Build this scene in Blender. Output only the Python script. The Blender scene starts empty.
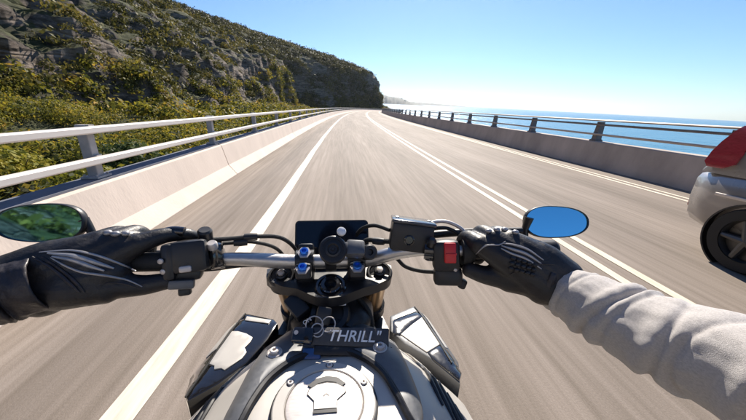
import bpy, bmesh, math, random
import numpy as np
from mathutils import Vector, Matrix, Euler, noise

R = math.radians
random.seed(7)
rng = np.random.default_rng(7)
scn = bpy.context.scene
col = scn.collection

# ------------------------------------------------------------------ camera
cam_d = bpy.data.cameras.new('camera')
cam_d.sensor_width = 36.0
cam_d.lens = 36.0 * 300.0 / 746.0
cam_d.clip_start = 0.02
cam_d.clip_end = 40000
cam = bpy.data.objects.new('camera', cam_d)
col.objects.link(cam)
cam.matrix_world = (Matrix.Translation((0, 0, 1.4)) @ Matrix.Rotation(R(-6.1), 4, 'Z')
                    @ Matrix.Rotation(R(90 - 19.03), 4, 'X') @ Matrix.Rotation(R(1.4), 4, 'Z'))
scn.camera = cam

# ------------------------------------------------------------------ sky, sun, exposure
SUN_EL, SUN_AZ = R(38), R(14)
w = bpy.data.worlds.new('World')
scn.world = w
w.use_nodes = True
wn = w.node_tree
bg = wn.nodes['Background']
sky = wn.nodes.new('ShaderNodeTexSky')
sky.sky_type = 'NISHITA'
sky.sun_disc = False
sky.sun_elevation = SUN_EL
sky.sun_rotation = SUN_AZ
sky.altitude = 0
sky.air_density = 1.0
sky.dust_density = 0.1
sky.ozone_density = 2.0
wb = wn.nodes.new('ShaderNodeVectorMath'); wb.operation = 'MULTIPLY'     # the camera's white balance
wb.inputs[1].default_value = (0.72, 0.93, 1.22)
wn.links.new(sky.outputs[0], wb.inputs[0])
wn.links.new(wb.outputs[0], bg.inputs[0])
bg.inputs[1].default_value = 0.063
sd = bpy.data.lights.new('sun', 'SUN')
sd.energy = 5.0
sd.angle = R(0.53)
sd.color = (1.0, 0.915, 0.80)
sun = bpy.data.objects.new('sun', sd)
col.objects.link(sun)
sv = Vector((math.sin(SUN_AZ) * math.cos(SUN_EL), math.cos(SUN_AZ) * math.cos(SUN_EL), math.sin(SUN_EL)))
sun.rotation_euler = sv.to_track_quat('Z', 'Y').to_euler()
sun.location = sv * 50
scn.view_settings.view_transform = 'Standard'
scn.view_settings.look = 'None'
scn.view_settings.exposure = 0.88
scn.view_settings.gamma = 1
scn.cycles.max_bounces = 8

# ------------------------------------------------------------------ helpers: objects
def tag(o, label=None, cat=None, group=None, kind=None):
    if label: o['label'] = label
    if cat: o['category'] = cat
    if group: o['group'] = group
    if kind: o['kind'] = kind
    return o

def empty(name, loc=(0, 0, 0)):
    o = bpy.data.objects.new(name, None)
    o.empty_display_size = 0.1
    o.location = loc
    col.objects.link(o)
    return o

def link(name, me, mat=None, parent=None, smooth=35):
    if mat is not None:
        me.materials.append(mat)
    if smooth:
        me.polygons.foreach_set('use_smooth', [True] * len(me.polygons))
        me.set_sharp_from_angle(angle=R(smooth))
    o = bpy.data.objects.new(name, me)
    col.objects.link(o)
    if parent is not None:
        o.parent = parent
        wl = Vector((0, 0, 0))
        p = parent
        while p is not None:
            wl = wl + p.location
            p = p.parent
        o.location = -wl
    return o

def frame_z(d):
    d = Vector(d).normalized()
    up = Vector((0, 0, 1)) if abs(d.z) < 0.95 else Vector((0, 1, 0))
    x = up.cross(d).normalized()
    y = d.cross(x)
    return x, y, d

class MB:
    """collects shapes into one bmesh"""
    def __init__(self):
        self.bm = bmesh.new()

    def box(self, c, s, rot=None, bevel=0.0):
        M = Matrix.Translation(c) @ (rot.to_4x4() if rot is not None else Matrix()) @ Matrix.Diagonal((s[0], s[1], s[2], 1))
        r = bmesh.ops.create_cube(self.bm, size=1.0, matrix=M)
        if bevel > 0:
            es = list({e for v in r['verts'] for e in v.link_edges})
            bmesh.ops.bevel(self.bm, geom=es, offset=bevel, segments=2, affect='EDGES', profile=0.5)
        return self

    def loft(self, rings, cap0=True, cap1=True, closed=True):
        bm = self.bm
        vr = [[bm.verts.new(p) for p in ring] for ring in rings]
        n = len(rings[0])
        for a, b in zip(vr[:-1], vr[1:]):
            for i in range(n if closed else n - 1):
                j = (i + 1) % n
                try:
                    bm.faces.new((a[i], a[j], b[j], b[i]))
                except ValueError:
                    pass
        if closed and cap0: bm.faces.new(vr[0][::-1])
        if closed and cap1: bm.faces.new(vr[-1])
        return self

    def tube(self, pts, rad, n=12, cap=True):
        pts = [Vector(p) for p in pts]
        if not isinstance(rad, (list, tuple)): rad = [rad] * len(pts)
        rings = []
        px = None
        for i, p in enumerate(pts):
            d = (pts[min(i + 1, len(pts) - 1)] - pts[max(i - 1, 0)]).normalized()
            if px is None:
                x, y, _ = frame_z(d)
            else:
                x = (px - d * px.dot(d)).normalized()
                y = d.cross(x)
            px = x
            rings.append([p + (x * math.cos(2 * math.pi * k / n) + y * math.sin(2 * math.pi * k / n)) * rad[i] for k in range(n)])
        return self.loft(rings, cap, cap)

    def lathe(self, prof, c, axis=(0, 0, 1), n=24, cap=True):
        """prof: list of (radius, height along axis)"""
        x, y, z = frame_z(axis)
        c = Vector(c)
        rings = [[c + z * h + (x * math.cos(2 * math.pi * k / n) + y * math.sin(2 * math.pi * k / n)) * max(r, 1e-5) for k in range(n)] for r, h in prof]
        return self.loft(rings, cap, cap)

    def prism(self, outline, vec):
        """outline: closed list of 3-D points, pushed along vec"""
        bm = self.bm
        vec = Vector(vec)
        a = [bm.verts.new(Vector(p)) for p in outline]
        b = [bm.verts.new(Vector(p) + vec) for p in outline]
        n = len(a)
        for i in range(n):
            j = (i + 1) % n
            bm.faces.new((a[i], a[j], b[j], b[i]))
        bm.faces.new(a[::-1]); bm.faces.new(b)
        return self

    def sphere(self, c, r, scale=(1, 1, 1), u=16, v=10):
        M = Matrix.Translation(c) @ Matrix.Diagonal((scale[0], scale[1], scale[2], 1))
        bmesh.ops.create_uvsphere(self.bm, u_segments=u, v_segments=v, radius=r, matrix=M)
        return self

    def build(self, name, mat, parent=None, smooth=35, bevel=0.0):
        bm = self.bm
        if bevel > 0:
            es = [e for e in bm.edges if len(e.link_faces) == 2 and e.calc_face_angle(0) > R(30)]
            bmesh.ops.bevel(bm, geom=es, offset=bevel, segments=2, affect='EDGES', profile=0.5, clamp_overlap=True)
        bmesh.ops.recalc_face_normals(bm, faces=bm.faces)
        me = bpy.data.meshes.new(name)
        bm.to_mesh(me)
        bm.free()
        return link(name, me, mat, parent, smooth)

def spline(pts, m=8):
    """Catmull-Rom through 3-D points"""
    P = [Vector(p) for p in pts]
    P = [P[0] * 2 - P[1]] + P + [P[-1] * 2 - P[-2]]
    out = []
    for i in range(1, len(P) - 2):
        for k in range(m):
            t = k / m
            a, b, c, d = P[i - 1], P[i], P[i + 1], P[i + 2]
            out.append(0.5 * ((2 * b) + (c - a) * t + (2 * a - 5 * b + 4 * c - d) * t * t + (3 * b - a - 3 * c + d) * t ** 3))
    out.append(P[-2])
    return out

def lerp_list(v, m):
    out = []
    for a, b in zip(v[:-1], v[1:]):
        out += [a + (b - a) * k / m for k in range(m)]
    return out + [v[-1]]

def interp(x, xs, ys):
    return float(np.interp(x, xs, ys))

def remesh(name, chains, voxel, mat, parent, smooth_it=6, fac=0.5):
    """one continuous skin around chains of (points, radii)"""
    m = MB()
    for pts, rad in chains:
        pp = spline(pts, 5) if len(pts) > 2 else [Vector(pts[0]).lerp(Vector(pts[1]), k / 5) for k in range(6)]
        rr = lerp_list(rad, 5)
        m.tube(pp, rr, 14)
        m.sphere(pts[0], rad[0]); m.sphere(pts[-1], rad[-1])
    bmesh.ops.recalc_face_normals(m.bm, faces=m.bm.faces)
    me = bpy.data.meshes.new(name)
    m.bm.to_mesh(me); m.bm.free()
    t = bpy.data.objects.new(name, me)
    col.objects.link(t)
    md = t.modifiers.new('r', 'REMESH'); md.mode = 'VOXEL'; md.voxel_size = voxel
    sm = t.modifiers.new('s', 'SMOOTH'); sm.iterations = smooth_it; sm.factor = fac
    dg = bpy.context.evaluated_depsgraph_get(); dg.update()
    out = bpy.data.meshes.new_from_object(t.evaluated_get(dg))
    bpy.data.objects.remove(t)
    out.materials.clear()
    return link(name, out, mat, parent, 180)

# ------------------------------------------------------------------ helpers: materials
def mat(name, colour, rough=0.5, metal=0.0, var=0.0, scale=20.0, bump=0.0, bscale=60.0, coat=0.0, spec=0.5, rvar=0.0, stretch=(1, 1, 1), sheen=0.0, dist=0.02, world=False):
    m = bpy.data.materials.new(name)
    m.use_nodes = True
    nt = m.node_tree
    b = nt.nodes['Principled BSDF']
    b.inputs['Base Color'].default_value = (*colour, 1)
    b.inputs['Roughness'].default_value = rough
    b.inputs['Metallic'].default_value = metal
    b.inputs['Specular IOR Level'].default_value = spec
    b.inputs['Coat Weight'].default_value = coat
    b.inputs['Coat Roughness'].default_value = 0.06
    if sheen:
        b.inputs['Sheen Weight'].default_value = sheen
        b.inputs['Sheen Roughness'].default_value = 0.5
    tc = nt.nodes.new('ShaderNodeTexCoord')
    mp = nt.nodes.new('ShaderNodeMapping'); mp.inputs['Scale'].default_value = stretch
    if world:
        gp = nt.nodes.new('ShaderNodeNewGeometry'); nt.links.new(gp.outputs['Position'], mp.inputs[0])
    else:
        nt.links.new(tc.outputs['Object'], mp.inputs[0])
    n = nt.nodes.new('ShaderNodeTexNoise'); n.inputs['Scale'].default_value = scale; n.inputs['Detail'].default_value = 7
    n.inputs['Roughness'].default_value = 0.62
    nt.links.new(mp.outputs[0], n.inputs[0])
    if var:
        mr = nt.nodes.new('ShaderNodeMapRange')
        mr.inputs[1].default_value = 0.28; mr.inputs[2].default_value = 0.72
        mr.inputs[3].default_value = 1 - var; mr.inputs[4].default_value = 1 + var
        nt.links.new(n.outputs[0], mr.inputs[0])
        mx = nt.nodes.new('ShaderNodeVectorMath'); mx.operation = 'SCALE'
        mx.inputs[0].default_value = colour
        nt.links.new(mr.outputs[0], mx.inputs[3])
        nt.links.new(mx.outputs[0], b.inputs['Base Color'])
    if rvar:
        mr2 = nt.nodes.new('ShaderNodeMapRange')
        mr2.inputs[1].default_value = 0.3; mr2.inputs[2].default_value = 0.7
        mr2.inputs[3].default_value = max(0, rough - rvar); mr2.inputs[4].default_value = rough + rvar
        nt.links.new(n.outputs[0], mr2.inputs[0])
        nt.links.new(mr2.outputs[0], b.inputs['Roughness'])
    if bump:
        n2 = nt.nodes.new('ShaderNodeTexNoise'); n2.inputs['Scale'].default_value = bscale; n2.inputs['Detail'].default_value = 5
        nt.links.new(mp.outputs[0], n2.inputs[0])
        bp = nt.nodes.new('ShaderNodeBump'); bp.inputs['Strength'].default_value = bump; bp.inputs['Distance'].default_value = dist
        nt.links.new(n2.outputs[0], bp.inputs['Height'])
        nt.links.new(bp.outputs[0], b.inputs['Normal'])
    return m

def ramp(nt, stops):
    r = nt.nodes.new('ShaderNodeValToRGB')
    el = r.color_ramp.elements
    while len(el) < len(stops): el.new(0.5)
    for e, (p, c) in zip(el, stops):
        e.position = p; e.color = (*c, 1)
    return r

def leaf_mat(name, cols, nscale=0.35, transl=0.3):
    m = bpy.data.materials.new(name); m.use_nodes = True
    nt = m.node_tree; b = nt.nodes['Principled BSDF']; out = nt.nodes['Material Output']
    geo = nt.nodes.new('ShaderNodeNewGeometry')
    n = nt.nodes.new('ShaderNodeTexNoise'); n.inputs['Scale'].default_value = nscale; n.inputs['Detail'].default_value = 3
    nt.links.new(geo.outputs['Position'], n.inputs[0])
    mm = nt.nodes.new('ShaderNodeMath'); mm.operation = 'MULTIPLY_ADD'
    nt.links.new(geo.outputs['Random Per Island'], mm.inputs[0]); mm.inputs[1].default_value = 0.34
    nt.links.new(n.outputs[0], mm.inputs[2])
    k = len(cols)
    r = ramp(nt, [(0.38 + 0.58 * i / (k - 1), c) for i, c in enumerate(cols)])
    nt.links.new(mm.outputs[0], r.inputs[0])
    nt.links.new(r.outputs[0], b.inputs['Base Color'])
    b.inputs['Roughness'].default_value = 0.6
    b.inputs['Specular IOR Level'].default_value = 0.12
    tr = nt.nodes.new('ShaderNodeBsdfTranslucent')
    nt.links.new(r.outputs[0], tr.inputs[0])
    mx = nt.nodes.new('ShaderNodeMixShader'); mx.inputs[0].default_value = transl
    nt.links.new(b.outputs[0], mx.inputs[1]); nt.links.new(tr.outputs[0], mx.inputs[2])
    nt.links.new(mx.outputs[0], out.inputs[0])
    return m

M = {}
# ------------------------------------------------------------------ the road line: a long right-hand bend that dips away
KC, KZ = 6.0e-4, 2.4e-5
def rd(lat, Y, z=0.0):
    return Vector((lat + KC * Y * Y, Y, z - KZ * max(Y, 0) ** 2))
Y0, Y1 = -60.0, 290.0
YS = [Y0 + 2.0 * i for i in range(int((Y1 - Y0) / 2) + 1)]

def strip(name, la, lb, z, m, ys=YS, kind='structure', wob=0.0, near=0.0):
    bm = bmesh.new()
    prev = None
    for y in ys:
        j = wob * noise.noise((y * 0.35, la * 3, 1.3)) - near * math.exp(-max(y, 0.6) / 1.3)
        a = bm.verts.new(rd(la + j, y, z)); b = bm.verts.new(rd(lb + j, y, z))
        if prev: bm.faces.new((prev[0], prev[1], b, a))
        prev = (a, b)
    me = bpy.data.meshes.new(name); bm.to_mesh(me); bm.free()
    o = link(name, me, m, None, 0)
    if kind: o['kind'] = kind
    return o

# ---- asphalt
def asphalt():
    m = bpy.data.materials.new('asphalt'); m.use_nodes = True
    nt = m.node_tree; b = nt.nodes['Principled BSDF']; L = nt.links
    tc = nt.nodes.new('ShaderNodeTexCoord')
    def nz(scale, stretch, detail=4, rough=0.55):
        mp = nt.nodes.new('ShaderNodeMapping'); mp.inputs['Scale'].default_value = stretch
        L.new(tc.outputs['Object'], mp.inputs[0])
        n = nt.nodes.new('ShaderNodeTexNoise'); n.inputs['Scale'].default_value = scale; n.inputs['Detail'].default_value = detail
        n.inputs['Roughness'].default_value = rough
        L.new(mp.outputs[0], n.inputs[0]); return n
    grit = nz(160, (1, 0.55, 1), 3, 0.7)
    wear = nz(1.3, (1, 0.045, 1), 7, 0.66)       # wear along the wheel tracks
    fine = nz(16, (1, 0.03, 1), 4, 0.6)
    blot = nz(0.5, (1, 0.35, 1), 4)
    r = ramp(nt, [(0.34, (0.090, 0.070, 0.053)), (0.45, (0.172, 0.140, 0.112)), (0.54, (0.232, 0.191, 0.158)), (0.68, (0.330, 0.280, 0.242))])
    def add(a, b_, wa, wb):
        q = nt.nodes.new('ShaderNodeMath'); q.operation = 'MULTIPLY'; L.new(a, q.inputs[0]); q.inputs[1].default_value = wa
        s = nt.nodes.new('ShaderNodeMath'); s.operation = 'MULTIPLY_ADD'; L.new(b_, s.inputs[0]); s.inputs[1].default_value = wb
        L.new(q.outputs[0], s.inputs[2]); return s.outputs[0]
    a1 = add(wear.outputs[0], fine.outputs[0], 0.38, 0.32)
    a2 = add(grit.outputs[0], blot.outputs[0], 0.17, 0.16)
    s = nt.nodes.new('ShaderNodeMath'); s.operation = 'ADD'; L.new(a1, s.inputs[0]); L.new(a2, s.inputs[1])
    L.new(s.outputs[0], r.inputs[0])
    # worn wheel tracks and gutter grime, across the lane
    sx = nt.nodes.new('ShaderNodeSeparateXYZ'); L.new(tc.outputs['Object'], sx.inputs[0])
    y2 = nt.nodes.new('ShaderNodeMath'); y2.operation = 'MULTIPLY'; L.new(sx.outputs[1], y2.inputs[0]); L.new(sx.outputs[1], y2.inputs[1])
    lat = nt.nodes.new('ShaderNodeMath'); lat.operation = 'MULTIPLY_ADD'; L.new(y2.outputs[0], lat.inputs[0]); lat.inputs[1].default_value = -KC; L.new(sx.outputs[0], lat.inputs[2])
    la2 = nt.nodes.new('ShaderNodeMath'); la2.operation = 'MULTIPLY_ADD'; L.new(blot.outputs[0], la2.inputs[0]); la2.inputs[1].default_value = 0.7; L.new(lat.outputs[0], la2.inputs[2])
    ml = nt.nodes.new('ShaderNodeMapRange'); ml.inputs[1].default_value = -2.35; ml.inputs[2].default_value = 7.35
    L.new(la2.outputs[0], ml.inputs[0])
    tr = ramp(nt, [((q + 2.7) / 9.7, (v_, v_, v_ * 0.985)) for q, v_ in ((-2.3, .86), (-1.95, .98), (-1.5, .72), (-1.2, .95), (-0.5, 1.06), (0.1, .90), (0.75, 1.07), (1.5, .90), (2.3, 1.06), (3.5, .90), (4.2, 1.05), (5.0, .90), (5.8, 1.03), (6.6, .80))])
    L.new(ml.outputs[0], tr.inputs[0])
    mt = nt.nodes.new('ShaderNodeMix'); mt.data_type = 'RGBA'; mt.blend_type = 'MULTIPLY'; mt.inputs[0].default_value = 0.9
    L.new(r.outputs[0], mt.inputs[6]); L.new(tr.outputs[0], mt.inputs[7])
    L.new(mt.outputs[2], b.inputs['Base Color'])
    b.inputs['Roughness'].default_value = 0.80
    b.inputs['Specular IOR Level'].default_value = 0.32
    bp = nt.nodes.new('ShaderNodeBump'); bp.inputs['Strength'].default_value = 0.35; bp.inputs['Distance'].default_value = 0.006
    L.new(grit.outputs[0], bp.inputs['Height']); L.new(bp.outputs[0], b.inputs['Normal'])
    return m
M['asphalt'] = asphalt()
M['line'] = mat('road_paint', (0.67, 0.585, 0.47), 0.7, var=0.24, scale=26, stretch=(1, 0.10, 1), bump=0.2, bscale=180, dist=0.004)
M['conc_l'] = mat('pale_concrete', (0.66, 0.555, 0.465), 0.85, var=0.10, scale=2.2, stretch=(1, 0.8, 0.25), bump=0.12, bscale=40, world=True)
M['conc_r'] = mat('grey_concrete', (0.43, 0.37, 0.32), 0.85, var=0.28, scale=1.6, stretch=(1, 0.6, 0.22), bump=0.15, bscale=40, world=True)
M['conc_top'] = mat('blue_grey_coping', (0.13, 0.14, 0.17), 0.75, var=0.2, scale=5)  # wall top, darker and bluer than the wall face
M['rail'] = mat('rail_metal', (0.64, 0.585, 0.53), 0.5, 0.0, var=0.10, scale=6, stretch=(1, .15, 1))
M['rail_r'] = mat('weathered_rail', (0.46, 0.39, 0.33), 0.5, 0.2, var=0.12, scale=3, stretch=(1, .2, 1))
M['post'] = mat('post_metal', (0.17, 0.155, 0.15), 0.55, 0.2, var=0.2, scale=10)
M['post_l'] = mat('galvanised_post', (0.40, 0.37, 0.35), 0.6, 0.2, var=0.2, scale=9)

# deck: driving surface on a slab
bm = bmesh.new(); prev = None
for y in YS:
    pr = [rd(-2.70, y, 0), rd(7.0, y, 0), rd(7.1, y, -0.35), rd(5.2, y, -0.5), rd(4.6, y, -1.9), rd(-0.4, y, -1.9), rd(-1.0, y, -0.5), rd(-2.8, y, -0.35)]
    v = [bm.verts.new(p) for p in pr]
    if prev:
        for i in range(8):
            bm.faces.new((prev[i], v[i], v[(i + 1) % 8], prev[(i + 1) % 8]))
    prev = v
bmesh.ops.recalc_face_normals(bm, faces=bm.faces)
me = bpy.data.meshes.new('road'); bm.to_mesh(me); bm.free()
road = link('road', me, M['asphalt'], None, 0); road['kind'] = 'structure'
road['label'] = 'worn pinkish grey asphalt road curving right along the coast'

YF = sorted(set(YS + [0.25 * i for i in range(0, 40)]))
strip('edge_line', -1.045, -0.89, 0.004, M['line'], ys=YF, wob=0.02, near=0.22)
strip('edge_line', 5.78, 5.86, 0.004, M['line'], wob=0.015)
strip('edge_line', 5.98, 6.05, 0.004, M['line'], wob=0.015)
M['line_y'] = mat('yellowed_road_paint', (0.65, 0.56, 0.42), 0.7, var=0.24, scale=26, stretch=(1, 0.10, 1), bump=0.2, bscale=180, dist=0.004)
strip('centre_line', 2.40, 2.49, 0.004, M['line_y'])
strip('centre_line', 2.64, 2.73, 0.004, M['line_y'])
# piers under the deck, down into the sea
for y in (60, 110, 160, 210, 260):
    c = rd(2.1, y, 0)
    m = MB()
    m.loft([[c + Vector((sx * wx, sy * 0.7, z)) for sx, sy in ((-1, -1), (1, -1), (1, 1), (-1, 1))] for z, wx in ((-34, 1.3), (-5, 1.3), (-2.4, 2.6), (-1.9, 2.6))])
    o = m.build('bridge_pier', M['conc_r'], None, 0); o['kind'] = 'structure'

# ------------------------------------------------------------------ barriers
def along(y):
    """tangent angle of the road at y (turn about Z)"""
    return -math.atan(2 * KC * y)

def rail_mesh(name, prof, lat, z, m, parent):
    rings = [[rd(lat + px, y, z + pz) for px, pz in prof] for y in YS]
    return MB().loft(rings).build(name, m, parent, 30)

def barrier(name, label, side, base_lat, group, sec_prof, wall_mat, rails, post_fn, post_lat, post_z, post_mat, y_first, top=None):
    root = empty(name, rd(base_lat, 0, 0))
    tag(root, label, 'barrier', group)
    # concrete wall in cast lengths with open joints
    SL = 8.0
    ys = [Y0 + 2.4 + SL / 2 + SL * i for i in range(int((Y1 - Y0) / SL))]
    def sec(prof, nm, mm, ln):
        mb = MB(); mb.loft([[Vector((px, yy, pz)) for px, pz in prof] for yy in (-ln / 2, ln / 2)])
        bmesh.ops.recalc_face_normals(mb.bm, faces=mb.bm.faces)
        me_ = bpy.data.meshes.new(nm); mb.bm.to_mesh(me_); mb.bm.free(); me_.materials.append(mm)
        return me_
    me_s = sec(sec_prof, 'wall_section', wall_mat, SL - 0.003)
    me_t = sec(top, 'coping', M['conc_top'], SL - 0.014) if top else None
    for y in ys:
        for me_, nm in ((me_s, 'wall_section'), (me_t, 'coping')):
            if me_ is None: continue
            o = bpy.data.objects.new(nm, me_); col.objects.link(o); o.parent = root
            o.location = rd(0, y, -0.002) - root.location
            o.rotation_euler = (-2 * KZ * max(y, 0), 0, along(y))
    for prof, lat, z, mm in rails:
        rail_mesh('rail', prof, lat, z, mm, root)
    mp = post_fn()
    n = 0
    y = y_first
    while y < Y1 - 2:
        o = bpy.data.objects.new('post', mp); col.objects.link(o); o.parent = root
        o.location = rd(post_lat, y, post_z) - root.location
        o.rotation_euler = (0, 0, along(y))
        y += 3.0; n += 1
    return root

def box_prof(wd, h, c=0.012):
    a, b = wd / 2, h / 2
    return [(-a + c, -b), (a - c, -b), (a, -b + c), (a, b - c), (a - c, b), (-a + c, b), (-a, b - c), (-a, -b + c)]

def post_left():
    mb = MB()
    mb.box((0, 0, 0.27), (0.10, 0.09, 0.54), bevel=0.008)
    mb.box((-0.002, 0, 0.012), (0.17, 0.2, 0.024), bevel=0.004)
    mb.box((0.06, 0, 0.215), (0.04, 0.07, 0.05)); mb.box((0.06, 0, 0.515), (0.04, 0.07, 0.05))
    for sx in (-.06, .06):
        for sy in (-.075, .075): mb.lathe([(0.012, 0), (0.012, 0.022)], (sx, sy, 0.022), n=6)
    me_ = bpy.data.meshes.new('post'); bmesh.ops.recalc_face_normals(mb.bm, faces=mb.bm.faces); mb.bm.to_mesh(me_); mb.bm.free()
    me_.materials.append(M['post_l']); return me_

def post_right():
    mb = MB()
    # a blade that leans seaward and widens at its foot
    mb.loft([[Vector((x, yy, z)) for x, yy in ((a, -h), (b, -h), (b, h), (a, h))] for z, a, b, h in
             ((0, -0.10, 0.12, 0.105), (0.03, -0.10, 0.12, 0.105), (0.05, -0.07, 0.10, 0.075), (0.40, -0.03, 0.11, 0.06), (0.50, -0.02, 0.10, 0.06))])
    mb.box((-0.045, 0, 0.185), (0.08, 0.085, 0.07))
    me_ = bpy.data.meshes.new('post'); bmesh.ops.recalc_face_normals(mb.bm, faces=mb.bm.faces); mb.bm.to_mesh(me_); mb.bm.free()
    me_.materials.append(M['post']); return me_

left_prof = [(-2.20, 0), (-2.20, 0.01), (-2.345, 0.195), (-2.44, 0.585), (-2.452, 0.60), (-2.73, 0.60), (-2.74, 0.0)]
right_prof = [(6.62, 0), (6.62, 0.005), (6.68, 0.30), (6.735, 0.635), (6.75, 0.655), (7.04, 0.655), (7.05, -0.2), (7.0, -0.2), (7.0, 0)]
right_prof = [(6.62, 0), (6.68, 0.30), (6.735, 0.635), (6.75, 0.655), (7.04, 0.655), (7.05, 0)]
barrier('roadside_barrier', 'pale sunlit concrete barrier with two flat pale rails in front of the cliff scrub', -1, -2.4, 'barriers along the two sides of the road',
        left_prof, M['conc_l'],
        [(box_prof(0.085, 0.068), -2.49, 0.815, M['rail']), (box_prof(0.085, 0.068), -2.49, 1.115, M['rail'])],
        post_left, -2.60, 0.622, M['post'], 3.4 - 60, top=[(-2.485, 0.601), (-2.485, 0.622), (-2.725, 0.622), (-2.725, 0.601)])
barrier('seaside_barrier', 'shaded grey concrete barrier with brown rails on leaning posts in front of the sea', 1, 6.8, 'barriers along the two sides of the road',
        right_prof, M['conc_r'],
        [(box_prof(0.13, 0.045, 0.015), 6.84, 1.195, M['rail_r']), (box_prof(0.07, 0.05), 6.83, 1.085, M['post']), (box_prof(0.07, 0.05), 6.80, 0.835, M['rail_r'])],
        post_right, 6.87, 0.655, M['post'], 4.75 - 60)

# ------------------------------------------------------------------ sea and far headland
SLX, SLY, SZ = -0.0240, 0.0200, -24.0     # the road is banked against the level of the sea
def sea_z(x, y): return SZ + SLX * x + SLY * y
def sea_mat():
    m = bpy.data.materials.new('sea_water'); m.use_nodes = True
    nt = m.node_tree; b = nt.nodes['Principled BSDF']; L = nt.links
    b.inputs['Base Color'].default_value = (0.014, 0.165, 0.270, 1)
    b.inputs['Roughness'].default_value = 0.22
    b.inputs['IOR'].default_value = 1.33
    geo = nt.nodes.new('ShaderNodeNewGeometry')
    last = None
    for sc, st, di in ((0.03, 0.8, 6.0), (0.16, 0.9, 1.6), (0.8, 0.8, 0.35)):
        n = nt.nodes.new('ShaderNodeTexNoise'); n.inputs['Scale'].default_value = sc; n.inputs['Detail'].default_value = 4
        L.new(geo.outputs['Position'], n.inputs[0])
        bp = nt.nodes.new('ShaderNodeBump'); bp.inputs['Strength'].default_value = st; bp.inputs['Distance'].default_value = di
        L.new(n.outputs[0], bp.inputs['Height'])
        if last: L.new(last.outputs[0], bp.inputs['Normal'])
        last = bp
    L.new(last.outputs[0], b.inputs['Normal'])
    return m
SR = 9000.0
bm = bmesh.new()
rings = []
for r_ in (0.0, 60, 200, 600, 2000, SR):
    if r_ == 0: rings.append([bm.verts.new((0, 0, sea_z(0, 0)))]); continue
    rings.append([bm.verts.new((r_ * math.cos(a), r_ * math.sin(a), sea_z(r_ * math.cos(a), r_ * math.sin(a)))) for a in [2 * math.pi * k / 72 for k in range(72)]])
for k in range(72):
    bm.faces.new((rings[0][0], rings[1][k], rings[1][(k + 1) % 72]))
for a, b_ in zip(rings[1:-1], rings[2:]):
    for k in range(72): bm.faces.new((a[k], b_[k], b_[(k + 1) % 72], a[(k + 1) % 72]))
me = bpy.data.meshes.new('sea'); bm.to_mesh(me); bm.free()
sea = link('sea', me, sea_mat(), None, 0); sea['kind'] = 'structure'; sea['label'] = 'blue sea glittering under the morning sun'

def headland(name, D, prof, m, depth):
    """prof: (azimuth deg, height above the sea) of the skyline"""
    az = np.linspace(prof[0][0], prof[-1][0], 90)
    hh = np.interp(az, [p[0] for p in prof], [p[1] for p in prof])
    bm = bmesh.new(); prev = None
    for a, h in zip(az, hh):
        h = max(0.0, h * (1 + 0.10 * noise.fractal((a * 1.6, 3.1, 0), 1.0, 2.0, 4)))
        row = []
        for t, hz in ((0, -0.15), (0.15, 0.35), (0.4, 0.72), (0.7, 0.93), (1.0, 1.0), (1.4, 0.7), (2.0, -0.1)):
            dd = D + t * depth * (0.7 + 0.5 * noise.noise((a * 2.2, t * 2, 4)))
            x, y = dd * math.sin(R(a)), dd * math.cos(R(a))
            row.append(bm.verts.new((x, y, sea_z(x, y) + max(h * hz, -3) + h * 0.06 * noise.noise((a * 6, t * 5, 9)))))
        if prev:
            for i in range(6): bm.faces.new((prev[i], row[i], row[i + 1], prev[i + 1]))
        prev = row
    me_ = bpy.data.meshes.new(name); bm.to_mesh(me_); bm.free()
    o = link(name, me_, m, None, 60); o['kind'] = 'structure'
    return o
M['far_land'] = mat('far_scrub', (0.075, 0.085, 0.06), 0.9, var=0.35, scale=0.012)
headland('distant_headland', 3600, [(2, 80), (6, 100), (8.0, 92), (9.0, 80), (10.2, 78), (11.2, 60), (12.2, 34), (13.4, 14), (15, 2)], M['far_land'], 500)
headland('distant_headland', 5600, [(9, 40), (12, 44), (15, 34), (17.5, 28), (19.5, 20), (21.5, 10), (23.5, 0)], M['far_land'], 600)

# ------------------------------------------------------------------ the cliff coast
TY = [-140, -60, 0, 40, 85, 110, 124, 131, 137, 150, 175, 205, 232, 258, 280, 292, 300, 310, 335, 400]
TX = [-52, -30, -23, -20, -20, -18.5, -17, -19.5, -33, -46, -50, -40, -16, 8, 27, 37, 39, 34, 5, -60]
HY = [-140, 0, 45, 85, 108, 130, 148, 180, 225, 285, 400]
HC = [16, 9, 9, 11, 15, 16, 20, 26, 28, 27, 27]
HW = [9, 9, 8, 7, 5, 5, 10, 12, 11, 6.5, 6.5]
HM = [0.7, 0.8, 0.72, 0.58, 0.48, 0.46, 0.48, 0.46, 0.43, 0.33, 0.33]
def smooth01(t):
    t = min(1.0, max(0.0, t)); return t * t * (3 - 2 * t)
def toe(y): return interp(y, TY, TX)
def ground_z(x, y, d):
    """height of the land before crags: d metres inland of the cliff foot"""
    if d <= 0:
        base = -1.0 + 1.3 * smooth01(1 + d / 9.0)
        fall = max(0.0, -d - 17) if y < 120 else max(0.0, -d - 4)
        return base - 0.45 * fall
    hc = interp(y, HY, HC); hw = interp(y, HY, HW); sl = interp(y, HY, HM)
    z = 0.3 + hc * smooth01(d / hw * 0.95 + 0.02)
    if d > hw:
        e = d - hw
        z += sl * e - 0.0006 * e * e if e < 250 else sl * 250 - 37
    return z
ygrid = np.concatenate([np.arange(-140, 0, 3.0), np.arange(0, 140, 0.62), np.arange(140, 345, 1.15), np.arange(345, 401, 8)])
dgrid = np.concatenate([np.arange(-120, -30, 10.0), np.arange(-30, 0, 1.0), np.arange(0, 45, 0.55), np.arange(45, 110, 1.3), np.arange(110, 260, 8.0)])
NI, NJ = len(ygrid), len(dgrid)
V = np.zeros((NI, NJ, 3))
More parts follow.
